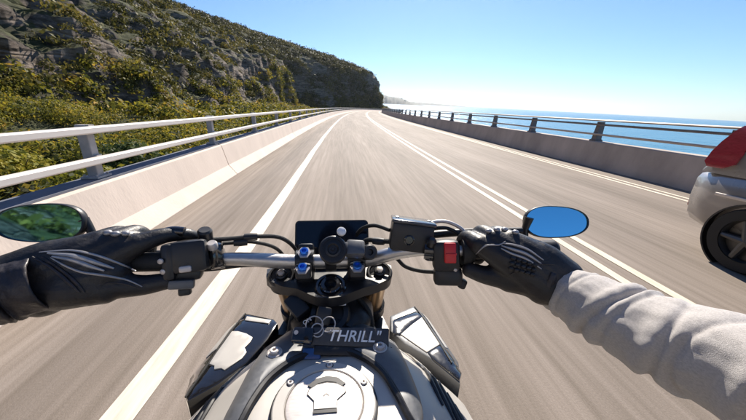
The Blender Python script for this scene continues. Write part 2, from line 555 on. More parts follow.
for i, y in enumerate(ygrid):
    tx = toe(y)
    for j, d in enumerate(dgrid):
        x = tx - d
        z = ground_z(x, y, d)
        k = 0.0
        if d > -12:
            p = Vector((x * 0.05, y * 0.05, z * 0.05))
            ridged = 1 - abs(noise.noise(p * 1.3 + Vector((0, 0, 7)))) * 2
            fr = noise.fractal(p * 3.2, 0.9, 2.1, 5)
            gul = abs(noise.noise(Vector((y * 0.055 + x * 0.02, 3.3, z * 0.012))))   # gullies running down the face
            amp = smooth01((d + 8) / 14)
            far = 1.15 if y > 140 else 0.85
            k = amp * far * (2.0 * ridged + 1.9 * fr - 3.2 * (0.35 - gul))
            # beds dipping towards the far end: ledges and overhangs
            bed = z + 0.42 * y + 2.2 * noise.noise(p * 0.9)
            t1 = (bed * 0.155) % 1.0; t2 = (bed * 0.46) % 1.0
            saw = (t1 if t1 < 0.8 else (1 - t1) * 4) - 0.4
            saw2 = (t2 if t2 < 0.75 else (1 - t2) * 3) - 0.37
            k += smooth01(d / 4) * (1 - smooth01((d - 40) / 40)) * far * (2.1 * saw * (0.5 + abs(noise.noise(p * 1.7)) * 1.4) + 0.8 * saw2)
            if 0 < d < 22:
                lay = (z * 0.62 + 0.6 * noise.noise(p * 2))
                k += 0.75 * (abs((lay % 1.0) - 0.5) * 2 - 0.5) * smooth01(d / 3) * smooth01((22 - d) / 8)
                blk = noise.cell(Vector((x * 0.35 + y * 0.2, y * 0.33, z * 0.45)))
                k += 0.35 * (blk - 0.5)
        steep = 1.0 if d < 18 else 0.55
        V[i, j] = (x + 0.75 * k * steep, y - 0.35 * k * steep, z + 0.45 * k + (0.25 * noise.fractal(Vector((x * .3, y * .3, 2)), 1, 2, 3) if d < 5 else 0))
me = bpy.data.meshes.new('cliff_terrain')
idx = np.arange(NI * NJ).reshape(NI, NJ)
faces = np.stack([idx[:-1, :-1], idx[1:, :-1], idx[1:, 1:], idx[:-1, 1:]], -1).reshape(-1, 4)
me.from_pydata(V.reshape(-1, 3).tolist(), [], faces.tolist())
def cliff_mat():
    m = bpy.data.materials.new('cliff_rock'); m.use_nodes = True
    nt = m.node_tree; b = nt.nodes['Principled BSDF']; L = nt.links
    geo = nt.nodes.new('ShaderNodeNewGeometry')
    mp = nt.nodes.new('ShaderNodeMapping'); mp.inputs['Scale'].default_value = (0.35, 0.28, 1.7); mp.inputs['Rotation'].default_value = (0.40, 0.1, 0)
    L.new(geo.outputs['Position'], mp.inputs[0])
    st = nt.nodes.new('ShaderNodeTexNoise'); st.inputs['Scale'].default_value = 0.7; st.inputs['Detail'].default_value = 9; st.inputs['Roughness'].default_value = 0.68
    L.new(mp.outputs[0], st.inputs[0])
    rock = ramp(nt, [(0.36, (0.026, 0.020, 0.016)), (0.46, (0.105, 0.084, 0.068)), (0.55, (0.22, 0.175, 0.14)), (0.66, (0.42, 0.34, 0.275))])
    fm = nt.nodes.new('ShaderNodeMath'); fm.operation = 'MULTIPLY_ADD'; fm.inputs[1].default_value = 0.45
    fs = nt.nodes.new('ShaderNodeMath'); fs.operation = 'MULTIPLY_ADD'; fs.inputs[1].default_value = 0.62; fs.inputs[2].default_value = -0.03
    L.new(st.outputs[0], fs.inputs[0])
    L.new(fs.outputs[0], fm.inputs[2]); L.new(fm.outputs[0], rock.inputs[0])
    mp2 = nt.nodes.new('ShaderNodeMapping'); mp2.inputs['Scale'].default_value = (0.5, 0.4, 1.4); mp2.inputs['Rotation'].default_value = (0.40, 0.1, 0)
    L.new(geo.outputs['Position'], mp2.inputs[0])
    f2 = nt.nodes.new('ShaderNodeTexNoise'); f2.inputs['Scale'].default_value = 3.0; f2.inputs['Detail'].default_value = 6; f2.inputs['Roughness'].default_value = 0.75
    L.new(mp2.outputs[0], f2.inputs[0])
    vo = nt.nodes.new('ShaderNodeTexVoronoi'); vo.feature = 'DISTANCE_TO_EDGE'; vo.inputs['Scale'].default_value = 0.55
    L.new(mp2.outputs[0], vo.inputs['Vector'])
    n2 = nt.nodes.new('ShaderNodeTexNoise'); n2.inputs['Scale'].default_value = 0.16; n2.inputs['Detail'].default_value = 8; n2.inputs['Roughness'].default_value = 0.7
    L.new(geo.outputs['Position'], n2.inputs[0])
    L.new(f2.outputs[0], fm.inputs[0])
    veg = ramp(nt, [(0.35, (0.028, 0.034, 0.016)), (0.55, (0.07, 0.075, 0.03)), (0.7, (0.12, 0.10, 0.05))])
    L.new(n2.outputs[0], veg.inputs[0])
    sx = nt.nodes.new('ShaderNodeSeparateXYZ'); L.new(geo.outputs['Normal'], sx.inputs[0])
    ad = nt.nodes.new('ShaderNodeMath'); ad.operation = 'MULTIPLY_ADD'; L.new(n2.outputs[0], ad.inputs[0]); ad.inputs[1].default_value = 0.9
    L.new(sx.outputs[2], ad.inputs[2])
    mr = nt.nodes.new('ShaderNodeMapRange'); mr.inputs[1].default_value = 0.98; mr.inputs[2].default_value = 1.16
    L.new(ad.outputs[0], mr.inputs[0])
    mx = nt.nodes.new('ShaderNodeMix'); mx.data_type = 'RGBA'
    L.new(mr.outputs[0], mx.inputs[0]); L.new(rock.outputs[0], mx.inputs[6]); L.new(veg.outputs[0], mx.inputs[7])
    L.new(mx.outputs[2], b.inputs['Base Color'])
    b.inputs['Roughness'].default_value = 0.9; b.inputs['Specular IOR Level'].default_value = 0.2
    bp = nt.nodes.new('ShaderNodeBump'); bp.inputs['Strength'].default_value = 0.9; bp.inputs['Distance'].default_value = 0.8
    L.new(st.outputs[0], bp.inputs['Height'])
    bp2 = nt.nodes.new('ShaderNodeBump'); bp2.inputs['Strength'].default_value = 0.8; bp2.inputs['Distance'].default_value = 0.25
    L.new(f2.outputs[0], bp2.inputs['Height']); L.new(bp.outputs[0], bp2.inputs['Normal'])
    mrv = nt.nodes.new('ShaderNodeMapRange'); mrv.inputs[1].default_value = 0.0; mrv.inputs[2].default_value = 0.10
    L.new(vo.outputs['Distance'], mrv.inputs[0])
    bp3 = nt.nodes.new('ShaderNodeBump'); bp3.inputs['Strength'].default_value = 0.7; bp3.inputs['Distance'].default_value = 0.35
    L.new(mrv.outputs[0], bp3.inputs['Height']); L.new(bp2.outputs[0], bp3.inputs['Normal'])
    L.new(bp3.outputs[0], b.inputs['Normal'])
    return m
hill = link('cliff_terrain', me, cliff_mat(), None, 50); hill['kind'] = 'structure'
hill['label'] = 'steep rocky coastal hillside with scrub above the road'

def clump_mesh(name, C, S, nl, leaf, m, flat=0.75, kind='stuff', label=None):
    C = np.asarray(C); S = np.asarray(S); N = len(C)
    T = N * nl
    c = np.repeat(C, nl, 0); s = np.repeat(S, nl)[:, None]
    u = rng.normal(size=(T, 3)); u /= np.linalg.norm(u, axis=1)[:, None]
    u[:, 2] = np.where(u[:, 2] < -0.35, -u[:, 2], u[:, 2])
    lump = 1 + 0.35 * np.sin(u[:, :1] * 5 + c[:, :1] * 3) * np.cos(u[:, 1:2] * 4 + c[:, 1:2] * 2)
    p = c + u * s * lump * (rng.random((T, 1)) ** 0.45) * np.array([1, 1, flat])
    nrm = u + 0.5 * rng.normal(size=(T, 3)); nrm /= np.linalg.norm(nrm, axis=1)[:, None]
    t = np.cross(nrm, rng.normal(size=(T, 3))); t /= np.linalg.norm(t, axis=1)[:, None] + 1e-9
    b = np.cross(nrm, t)
    ls = s * leaf * (0.6 + 0.8 * rng.random((T, 1)))
    q = np.stack([p - t * ls, p - b * ls * 0.55 + nrm * ls * 0.12, p + t * ls, p + b * ls * 0.55 + nrm * ls * 0.12], 1).reshape(-1, 3)
    me_ = bpy.data.meshes.new(name)
    me_.vertices.add(len(q)); me_.vertices.foreach_set('co', q.astype(np.float32).ravel())
    me_.loops.add(len(q)); me_.loops.foreach_set('vertex_index', np.arange(len(q), dtype=np.int32))
    me_.polygons.add(T); me_.polygons.foreach_set('loop_start', np.arange(0, len(q), 4, dtype=np.int32))
    me_.update()
    o = link(name, me_, m, None, 0)
    if kind: o['kind'] = kind
    if label: o['label'] = label
    return o

# scrub over the hill: sample the grid, keep off the steepest rock
def pick(n, ylo, yhi, dlo, dhi, smin, smax, slope_min, thresh, nsc):
    Cs, Ss = [], []
    ii = np.where((ygrid[:-1] >= ylo) & (ygrid[:-1] < yhi))[0]; jj = np.where((dgrid[:-1] >= dlo) & (dgrid[:-1] < dhi))[0]
    e1 = V[ii + 1][:, jj] - V[ii][:, jj]; e2 = V[ii][:, jj + 1] - V[ii][:, jj]
    A = np.linalg.norm(np.cross(e1, e2), axis=2).ravel(); A = A / A.sum()
    tries = 0
    while len(Cs) < n and tries < 12:
        tries += 1
        for f in rng.choice(len(A), n, p=A):
            i, j = ii[f // len(jj)], jj[f % len(jj)]
            a, b_, c_ = V[i, j], V[i + 1, j], V[i, j + 1]
            nn = np.cross(b_ - a, c_ - a); nz = abs(nn[2]) / (np.linalg.norm(nn) + 1e-9)
            r1, r2 = rng.random(2)
            p = a + (b_ - a) * r1 + (c_ - a) * r2
            dens = noise.fractal(Vector(p * nsc), 1.0, 2.0, 3)
            if nz + 0.35 * dens < slope_min or dens < thresh: continue
            s_ = smin + (smax - smin) * rng.random() ** 1.8
            Cs.append(p + np.array([0, 0, s_ * 0.25])); Ss.append(s_)
            if len(Cs) >= n: break
    return Cs, Ss
DARK = [(0.013, 0.014, 0.005), (0.036, 0.037, 0.011), (0.095, 0.088, 0.022), (0.19, 0.155, 0.038)]
M['scrub_far'] = leaf_mat('hill_scrub_leaves', DARK, 0.05, 0.3)
M['scrub_mid'] = leaf_mat('spur_scrub_leaves', [(0.018, 0.021, 0.007), (0.060, 0.059, 0.016), (0.15, 0.132, 0.030), (0.28, 0.21, 0.05)], 0.12, 0.35)
M['scrub_near'] = leaf_mat('heath_leaves', [(0.018, 0.026, 0.010), (0.075, 0.085, 0.020), (0.30, 0.26, 0.030), (0.44, 0.27, 0.045)], 0.40, 0.42)
C, S = pick(10500, 135, 335, -1, 110, 0.9, 3.4, 0.06, -0.22, 0.05)
clump_mesh('hill_scrub', C, S, 34, 0.19, M['scrub_far'], label='dark scrub covering the far hillside above the cliff')
C, S = pick(7000, 14, 140, 2, 75, 0.35, 1.6, 0.64, 0.0, 0.075)
clump_mesh('spur_scrub', C, S, 52, 0.17, M['scrub_mid'], label='olive scrub patches between rock slabs on the near slope')
C, S = pick(2200, 1, 26, -17, 3.5, 0.25, 1.25, 0.0, -0.10, 0.16)
clump_mesh('coastal_heath', C, S, 225, 0.068, M['scrub_near'], 0.7, label='yellow green heath growing between the barrier and the cliff foot')
C, S = pick(3400, 26, 135, -17, 3.5, 0.35, 1.6, 0.0, -0.16, 0.13)
clump_mesh('coastal_heath', C, S, 60, 0.15, M['scrub_near'], 0.7, label='yellow green heath along the foot of the near slope')
C, S = pick(900, -120, 1, -14, 60, 1.0, 2.6, 0.3, -0.4, 0.05)
clump_mesh('hill_scrub', C, S, 26, 0.28, M['scrub_mid'], label='scrub on the slope behind the rider')
C, S = pick(1500, 180, 300, -8, 2.5, 0.9, 2.4, 0.0, -0.5, 0.05)
clump_mesh('coastal_heath', C, S, 30, 0.22, M['scrub_mid'], label='dark bushes along the far cliff foot')

# bushes close behind the left rail, each its own plant
M['twig'] = mat('twigs', (0.10, 0.075, 0.05), 0.9, var=0.3, scale=30)
M['bush_g'] = leaf_mat('bush_green', [(0.03, 0.05, 0.018), (0.07, 0.10, 0.03), (0.12, 0.15, 0.05)], 0.6, 0.3)
M['bush_y'] = leaf_mat('bush_yellow', [(0.10, 0.12, 0.02), (0.24, 0.23, 0.03), (0.36, 0.28, 0.04)], 0.6, 0.35)
bushes = [(-5.6, 3.0, 0.95, 'g'), (-7.2, 5.4, 1.1, 'g'), (-5.9, 7.6, 0.9, 'y'), (-6.8, 10.6, 1.1, 'g'), (-5.6, 13.4, 0.8, 'y'), (-8.6, 8.4, 1.2, 'y'),
          (-9.4, 4.4, 1.25, 'g'), (-6.6, 17.0, 1.0, 'g'), (-6.0, 22.0, 1.0, 'y'), (-7.0, 28.0, 1.2, 'g')]
for x, y, s_, k in bushes:
    d = toe(y) - x
    z0 = ground_z(x, y, d) - 0.1
    b_ = empty('coastal_bush', (x, y, z0))
    if k == 'g': tag(b_, 'dull green leafy bush growing behind the pale left rails', 'bush', 'green bushes behind the left rails')
    else: tag(b_, 'yellow green leafy bush growing behind the pale left rails', 'bush', 'yellow bushes behind the left rails')
    cs = [np.array([x, y, z0 + s_ * 0.75])] + [np.array([x + s_ * .55 * math.cos(a), y + s_ * .55 * math.sin(a), z0 + s_ * (0.45 + 0.3 * random.random())]) for a in (0.3, 1.7, 2.9, 4.1, 5.4)]
    o = clump_mesh('foliage', cs, [s_ * .55] + [s_ * .45] * 5, 420, 0.11, M['bush_' + k], kind=None)
    o.parent = b_; o.location = -b_.location
    m = MB()
    for a in (0.2, 1.5, 2.8, 4.0, 5.2):
        m.tube([(x, y, z0), (x + .25 * s_ * math.cos(a), y + .25 * s_ * math.sin(a), z0 + .4 * s_), (x + .5 * s_ * math.cos(a), y + .5 * s_ * math.sin(a), z0 + .85 * s_)], [.03, .02, .008], 6)
    m.build('stem', M['twig'], b_)
# ------------------------------------------------------------------ motorcycle
X0 = -0.028
M['black'] = mat('satin_black', (0.016, 0.016, 0.018), 0.42, var=0.25, scale=30, rvar=0.12)
M['gloss'] = mat('gloss_black', (0.010, 0.010, 0.012), 0.14, coat=0.6, rvar=0.05, scale=14)
M['rubber'] = mat('rubber', (0.014, 0.014, 0.014), 0.7, bump=0.3, bscale=300, dist=0.002)
M['silver'] = mat('silver_paint', (0.46, 0.435, 0.395), 0.46, 0.2, var=0.06, scale=5, rvar=0.07, coat=0.08)
M['satin_grey'] = mat('dark_grey_paint', (0.125, 0.128, 0.133), 0.45, 0.35, var=0.12, scale=120, rvar=0.08)
M['alu'] = mat('brushed_alloy', (0.58, 0.535, 0.50), 0.50, 0.5, var=0.06, scale=40, rvar=0.08, stretch=(1, 8, 8))
M['bar'] = mat('bar_alloy', (0.52, 0.50, 0.48), 0.36, 0.85, var=0.08, scale=60, rvar=0.08)
M['gold'] = mat('fork_gold', (0.45, 0.30, 0.16), 0.3, 0.9)
M['blue'] = mat('blue_anodised', (0.05, 0.22, 0.75), 0.28, 0.8)
M['red'] = mat('red_plastic', (0.62, 0.02, 0.025), 0.35)
M['white'] = mat('white_print', (0.8, 0.8, 0.8), 0.5)
M['screen'] = mat('display_glass', (0.006, 0.008, 0.014), 0.06, rvar=0.03, scale=8)
M['dark_cap'] = mat('cap_recess', (0.02, 0.02, 0.022), 0.5)

def mirror_mat(name, tint):
    m = bpy.data.materials.new(name); m.use_nodes = True
    b = m.node_tree.nodes['Principled BSDF']
    b.inputs['Base Color'].default_value = (*tint, 1); b.inputs['Metallic'].default_value = 1; b.inputs['Roughness'].default_value = 0.03
    return m
M['mirror'] = mirror_mat('blue_tinted_mirror', (0.34, 0.84, 1.0))

bike = empty('motorcycle', (X0, 0.3, 0))
tag(bike, 'silver and black naked motorcycle seen from the saddle on the road', 'motorcycle')

def text(name, body, size, mtx, m, parent, shear=0.0, depth=0.0006):
    cu = bpy.data.curves.new(name, 'FONT'); cu.body = body; cu.size = size; cu.shear = shear; cu.extrude = depth
    cu.align_x = 'CENTER'; cu.align_y = 'CENTER'; cu.offset = size * 0.012
    t = bpy.data.objects.new(name, cu); col.objects.link(t)
    dg = bpy.context.evaluated_depsgraph_get(); dg.update()
    me_ = bpy.data.meshes.new_from_object(t.evaluated_get(dg)); bpy.data.objects.remove(t)
    me_.materials.clear()
    me_.transform(mtx)
    return link(name, me_, m, parent, 0)

def basis(c, x, y):
    x = Vector(x).normalized(); z = x.cross(Vector(y)).normalized(); y = z.cross(x)
    return Matrix.Translation(c) @ Matrix((x, y, z)).transposed().to_4x4()

# ---- tank
TYS = [-0.10, -0.04, 0.05, 0.16, 0.26, 0.34, 0.42, 0.48, 0.53, 0.575, 0.61]
TZ = [0.845, 0.885, 0.925, 0.952, 0.963, 0.965, 0.962, 0.954, 0.942, 0.922, 0.89]
TW = [0.10, 0.135, 0.17, 0.205, 0.245, 0.272, 0.262, 0.225, 0.175, 0.14, 0.115]
def tank_z(x, y):
    t = abs(x - X0) / interp(y, TYS, TW)
    zt = interp(y, TYS, TZ)
    return zt - 0.115 * max(0.0, (t - 0.40) / 0.60) ** 1.6 * (1 if t < 1 else t)
m = MB(); rings = []
for y in np.linspace(-0.10, 0.61, 48):
    wd = interp(y, TYS, TW); ring = []
    for t in np.linspace(-1, 1, 41): ring.append(Vector((X0 + wd * t, y, tank_z(X0 + wd * t, y))))
    zb = ring[-1].z
    for dx, dz in ((1.0, -0.03), (0.93, -0.075), (0.75, -0.12), (0.4, -0.16), (-0.4, -0.16), (-0.75, -0.12), (-0.93, -0.075), (-1.0, -0.03)):
        ring.append(Vector((X0 + wd * dx, y, zb + dz)))
    rings.append(ring)
m.loft(rings)
tank = m.build('fuel_tank', M['silver'], bike, 40)

def patch(name, outline, m_, parent, thick=0.008, zf=tank_z, lift=0.003, cell=0.012, bevel=0.0025, skirt=0.004):
    """a panel cut to a 2-D outline that follows the surface zf(x, y)"""
    bm = bmesh.new()
    P = [Vector((p[0], p[1], 0)) for p in outline]
    Q = []
    for a, b_ in zip(P, P[1:] + P[:1]):
        k = max(1, int((b_ - a).length / cell))
        Q += [a.lerp(b_, i / k) for i in range(k)]
    f = bm.faces.new([bm.verts.new(p) for p in Q])
    bmesh.ops.triangulate(bm, faces=[f])
    for _ in range(3):
        es = [e for e in bm.edges if e.calc_length() > cell * 1.6]
        if not es: break
        bmesh.ops.subdivide_edges(bm, edges=es, cuts=1)
        bmesh.ops.triangulate(bm, faces=bm.faces[:])
    bmesh.ops.recalc_face_normals(bm, faces=bm.faces)
    r = bmesh.ops.extrude_face_region(bm, geom=bm.faces[:])
    top = [v for v in r['geom'] if isinstance(v, bmesh.types.BMVert)]
    tset = set(top)
    for v in bm.verts:
        z = zf(v.co.x, v.co.y)
        v.co.z = z + lift + thick if v in tset else z - skirt
    bmesh.ops.recalc_face_normals(bm, faces=bm.faces)
    if bevel:
        es = [e for e in bm.edges if len(e.link_faces) == 2 and e.calc_face_angle(0) > R(55) and all(v in tset for v in e.verts)]
        if es: bmesh.ops.bevel(bm, geom=es, offset=bevel, segments=2, affect='EDGES', profile=0.5, clamp_overlap=True)
    me_ = bpy.data.meshes.new(name); bm.to_mesh(me_); bm.free()
    return link(name, me_, m_, parent, 40)

def sp2(pts, mm=5): return [(p.x, p.y) for p in spline([(a, b_, 0) for a, b_ in pts], mm)]

# dark trim that arches round the front of the cap and runs down both sides
inner = sp2([(-0.165, 0.262), (-0.156, 0.30), (-0.148, 0.33), (-0.140, 0.36), (-0.124, 0.398), (-0.090, 0.434), (-0.052, 0.452), (-0.027, 0.456), (0.018, 0.443), (0.062, 0.400), (0.082, 0.352), (0.094, 0.318), (0.106, 0.296)], 4)
outer = sp2([(-0.190, 0.268), (-0.180, 0.32), (-0.170, 0.39), (-0.163, 0.44), (-0.150, 0.503), (-0.104, 0.560), (-0.030, 0.566), (0.043, 0.552), (0.091, 0.515), (0.106, 0.485), (0.113, 0.42), (0.120, 0.36), (0.119, 0.320), (0.110, 0.298)], 4)
def resample(pts, n):
    P = [Vector((p[0], p[1], 0)) for p in pts]
    L_ = [0.0]
    for q, r_ in zip(P, P[1:]): L_.append(L_[-1] + (r_ - q).length)
    return [(float(np.interp(t, L_, [p.x for p in P])), float(np.interp(t, L_, [p.y for p in P]))) for t in np.linspace(0, L_[-1], n)]
m = MB(); rings = []
for (ax_, ay_), (bx_, by_) in zip(resample(inner, 80), resample(outer, 80)):
    ring = []
    for k, h in ((0, -0.006), (0, 0.008), (0.06, 0.0115), (0.2, 0.0125), (0.4, 0.0135), (0.6, 0.0135), (0.8, 0.0125), (0.94, 0.0105), (1, 0.006), (1, -0.006)):
        x, y = ax_ + (bx_ - ax_) * k, ay_ + (by_ - ay_) * k
        ring.append(Vector((x, y, tank_z(x, y) + h)))
    rings.append(ring)
m.loft(rings)
trim = m.build('tank_trim', M['satin_grey'], tank, 45)
# black gap line along the inner edge of the trim
gl = [Vector((a, b_, tank_z(a, b_) + 0.005)) for a, b_ in inner]
MB().tube(gl, 0.0065, 8).build('trim_seal', M['black'], trim)
for bx, by in ((-0.126, 0.446), (0.067, 0.443)):
    z = tank_z(bx, by) + 0.012
    m = MB(); m.lathe([(0.0135, 0), (0.0135, 0.003), (0.0115, 0.004), (0.0105, 0.003), (0.0085, 0.003), (0.0085, 0.008), (0.0065, 0.0095), (0.0035, 0.0095), (0.003, 0.005)], (bx, by, z), n=20)
    m.build('trim_bolt', M['alu'], trim)
# filler cap: outer ring, lid, flap over the keyhole, screws
CX, CY = -0.030, 0.338
cz = tank_z(CX, CY)
m = MB(); m.lathe([(0.081, -0.004), (0.081, 0.004), (0.0785, 0.0055)], (CX, CY, cz), n=64); cap_seal = m.build('cap_seal', M['dark_cap'], tank)
m = MB(); m.lathe([(0.0775, 0.0), (0.0775, 0.0085), (0.0755, 0.0105), (0.0605, 0.0115), (0.0590, 0.0095), (0.0590, 0.0)], (CX, CY, cz), n=64, cap=False)
cap = m.build('filler_cap', M['silver'], tank, 30)
m = MB(); m.lathe([(0.0585, 0.0), (0.0585, 0.0085), (0.0565, 0.0112), (0.050, 0.0125), (0.0, 0.0135)], (CX, CY, cz), n=64)
lid = m.build('cap_lid', M['alu'], cap, 30)
for k in range(6):
    a = R(90 + 60 * k - 4)
    m = MB(); m.lathe([(0.0052, 0.0), (0.0052, 0.0025), (0.0042, 0.0035), (0.0024, 0.0035), (0.0020, 0.001)], (CX + 0.068 * math.cos(a), CY + 0.068 * math.sin(a), cz + 0.0105), n=12)
    m.build('cap_screw', M['alu'], cap)
    m = MB(); m.lathe([(0.0068, 0), (0.0068, 0.0006)], (CX + 0.068 * math.cos(a), CY + 0.068 * math.sin(a), cz + 0.0106), n=14)
    m.build('screw_seat', M['dark_cap'], cap)
zt = cz + 0.0125
ox, oy = 0.001, 0.0
sl = [(-0.058, 0.366), (-0.045, 0.378), (-0.028, 0.382), (-0.011, 0.378), (0.002, 0.366), (-0.004, 0.362), (-0.014, 0.369), (-0.028, 0.372), (-0.042, 0.369), (-0.052, 0.362)]
m = MB(); m.prism([(a, b_, zt - 0.002) for a, b_ in sl], (0, 0, 0.0042)); m.build('flap_recess', M['dark_cap'], cap)
fl = [(-0.055, 0.359), (-0.057, 0.351), (-0.046, 0.339), (-0.045, 0.3255), (-0.012, 0.3255), (-0.011, 0.339), (0.002, 0.351), (0.000, 0.359), (-0.012, 0.367), (-0.028, 0.370), (-0.044, 0.367)]
m = MB(); m.prism([(a, b_, zt - 0.004) for a, b_ in fl], (0, 0, 0.0058)); m.build('key_flap', M['alu'], cap, bevel=0.0008)
g = fl + [fl[0]]
MB().tube([(a, b_, zt + 0.0014) for a, b_ in g], 0.0009, 6).build('flap_edge', M['dark_cap'], cap)
m = MB(); m.prism([(-0.046, 0.324, zt - 0.002), (-0.011, 0.324, zt - 0.002), (-0.011, 0.319, zt - 0.002), (-0.046, 0.319, zt - 0.002)], (0, 0, 0.0042)); m.build('flap_hinge', M['dark_cap'], cap)
MB().tube([(-0.032, 0.346, zt + 0.0022), (-0.028, 0.350, zt + 0.0018), (-0.024, 0.346, zt + 0.0018)], 0.0007, 6).build('arrow_mark', M['dark_cap'], cap)

# louvres in the shoulders of the tank
for sgn, pts in ((-1, ((-0.215, 0.455), (-0.228, 0.435), (-0.240, 0.415), (-0.250, 0.395), (-0.256, 0.376))), (1, ((0.152, 0.462), (0.166, 0.442), (0.179, 0.421), (0.190, 0.40), (0.198, 0.380)))):
    for i, (a, b_) in enumerate(pts):
        dx, dy = (-0.030 if sgn < 0 else 0.026), -0.105
        pp = []
        for t in (0, .25, .5, .75, 1):
            xx, yy = a + dx * t * (0.55 if sgn < 0 else 0.5), b_ + dy * t
            pp.append(Vector((xx, yy, tank_z(xx, yy) + 0.0025)))
        MB().tube(pp, [0.0018, 0.0036, 0.0042, 0.0042, 0.002], 8).build('louvre', M['black'], tank)

# ---- shrouds either side of the radiator
SHL = [(-0.268, 0.720), (-0.185, 0.683), (-0.171, 0.661), (-0.183, 0.605), (-0.212, 0.535), (-0.255, 0.485), (-0.298, 0.452), (-0.313, 0.470), (-0.333, 0.526), (-0.328, 0.563), (-0.298, 0.673)]
SHR = [(0.126, 0.671), (0.203, 0.719), (0.227, 0.696), (0.253, 0.583), (0.265, 0.519), (0.238, 0.448), (0.192, 0.520), (0.146, 0.564), (0.117, 0.612)]
def seam_l(y): return interp(y, [0.45, 0.72], [-0.306, -0.268])
def seam_r(y): return interp(y, [0.45, 0.55, 0.72], [0.246, 0.231, 0.203])
def zsl(x, y): return 0.862 - 0.75 * max(0.0, seam_l(y) - x) - 0.15 * max(0, y - 0.66)
def zsr(x, y): return 0.862 - 0.75 * max(0.0, x - seam_r(y)) - 0.15 * max(0, y - 0.66)
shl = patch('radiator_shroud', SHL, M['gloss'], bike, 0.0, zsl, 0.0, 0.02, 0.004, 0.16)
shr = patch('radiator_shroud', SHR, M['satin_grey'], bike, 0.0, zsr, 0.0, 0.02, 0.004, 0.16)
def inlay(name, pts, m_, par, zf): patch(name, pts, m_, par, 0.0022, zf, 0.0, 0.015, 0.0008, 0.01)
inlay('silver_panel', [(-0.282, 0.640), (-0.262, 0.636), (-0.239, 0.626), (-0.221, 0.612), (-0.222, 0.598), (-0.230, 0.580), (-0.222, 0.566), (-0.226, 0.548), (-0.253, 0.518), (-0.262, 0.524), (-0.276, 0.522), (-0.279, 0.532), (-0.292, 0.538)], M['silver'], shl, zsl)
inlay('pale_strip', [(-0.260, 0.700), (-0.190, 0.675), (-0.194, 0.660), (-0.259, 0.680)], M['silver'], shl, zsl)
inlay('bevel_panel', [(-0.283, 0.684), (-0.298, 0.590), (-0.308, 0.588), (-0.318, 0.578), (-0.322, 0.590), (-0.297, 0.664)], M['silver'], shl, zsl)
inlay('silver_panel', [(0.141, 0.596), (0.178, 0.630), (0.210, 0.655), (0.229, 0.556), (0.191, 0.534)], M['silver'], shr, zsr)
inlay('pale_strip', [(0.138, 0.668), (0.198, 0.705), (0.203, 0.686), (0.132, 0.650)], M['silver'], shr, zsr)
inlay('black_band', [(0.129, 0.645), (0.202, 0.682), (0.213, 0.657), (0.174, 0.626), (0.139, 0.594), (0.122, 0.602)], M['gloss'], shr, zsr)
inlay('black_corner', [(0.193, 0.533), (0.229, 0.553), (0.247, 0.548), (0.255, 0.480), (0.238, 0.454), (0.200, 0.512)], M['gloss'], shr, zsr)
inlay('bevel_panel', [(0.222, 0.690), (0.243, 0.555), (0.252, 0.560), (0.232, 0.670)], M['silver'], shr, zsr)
MB().tube([(seam_l(y) , y, zsl(seam_l(y), y) + .001) for y in np.linspace(.46, .715, 8)], 0.0022, 6).build('panel_seam', M['rubber'], shl)
MB().tube([(seam_r(y), y, zsr(seam_r(y), y) + .001) for y in np.linspace(.50, .712, 8)], 0.0022, 6).build('panel_seam', M['rubber'], shr)
# silver knee panels bridging tank and shroud
for sg in (-1, 1):
    o_ = [(-0.192, 0.500), (-0.212, 0.505), (-0.236, 0.470), (-0.262, 0.440), (-0.292, 0.400), (-0.262, 0.385), (-0.215, 0.43)] if sg < 0 else [(0.128, 0.505), (0.150, 0.515), (0.178, 0.490), (0.206, 0.450), (0.232, 0.405), (0.205, 0.388), (0.150, 0.44)]
    patch('knee_panel', o_, M['silver'], tank, 0.004, lambda x, y: min(tank_z(x, y), 0.925 - 0.35 * abs(x - X0) ) if abs(x - X0) > .2 else tank_z(x, y), 0.002, 0.015, 0.002, 0.03)

# ---- handlebar
hb = [(-0.485, 0.545, 1.112), (-0.342, 0.560, 1.103), (-0.295, 0.578, 1.096), (-0.262, 0.592, 1.089), (-0.225, 0.601, 1.083), (-0.18, 0.612, 1.073), (-0.13, 0.620, 1.064), (-0.091, 0.622, 1.061), (-0.028, 0.622, 1.060), (0.035, 0.622, 1.060),
      (0.068, 0.618, 1.066), (0.100, 0.608, 1.080), (0.135, 0.597, 1.093), (0.175, 0.585, 1.101), (0.225, 0.570, 1.106), (0.270, 0.560, 1.110), (0.41, 0.535, 1.122)]
hr = [0.0125] * 4 + [0.0145, 0.016] + [0.0165] * 5 + [0.016, 0.0150] + [0.0125] * 4
bar = MB().tube(spline(hb, 6), lerp_list(hr, 6), 20).build('handlebar', M['bar'], bike, 60)
MB().tube(spline([(-0.485, 0.545, 1.112), (-0.42, 0.552, 1.108), (-0.345, 0.560, 1.103)], 6), 0.0185, 18).build('grip', M['rubber'], bar)
MB().tube(spline([(0.268, 0.561, 1.110), (0.34, 0.548, 1.116), (0.41, 0.535, 1.122)], 6), 0.0185, 18).build('grip', M['rubber'], bar)
for a, d in (((-0.49, 0.545, 1.112), (-1, -0.1, 0.06)), ((0.413, 0.535, 1.122), (1, -0.15, 0.08))):
    m = MB(); m.lathe([(0.012, 0), (0.019, 0.003), (0.019, 0.03), (0.014, 0.036)], a, d, 18); m.build('bar_end_weight', M['black'], bar)

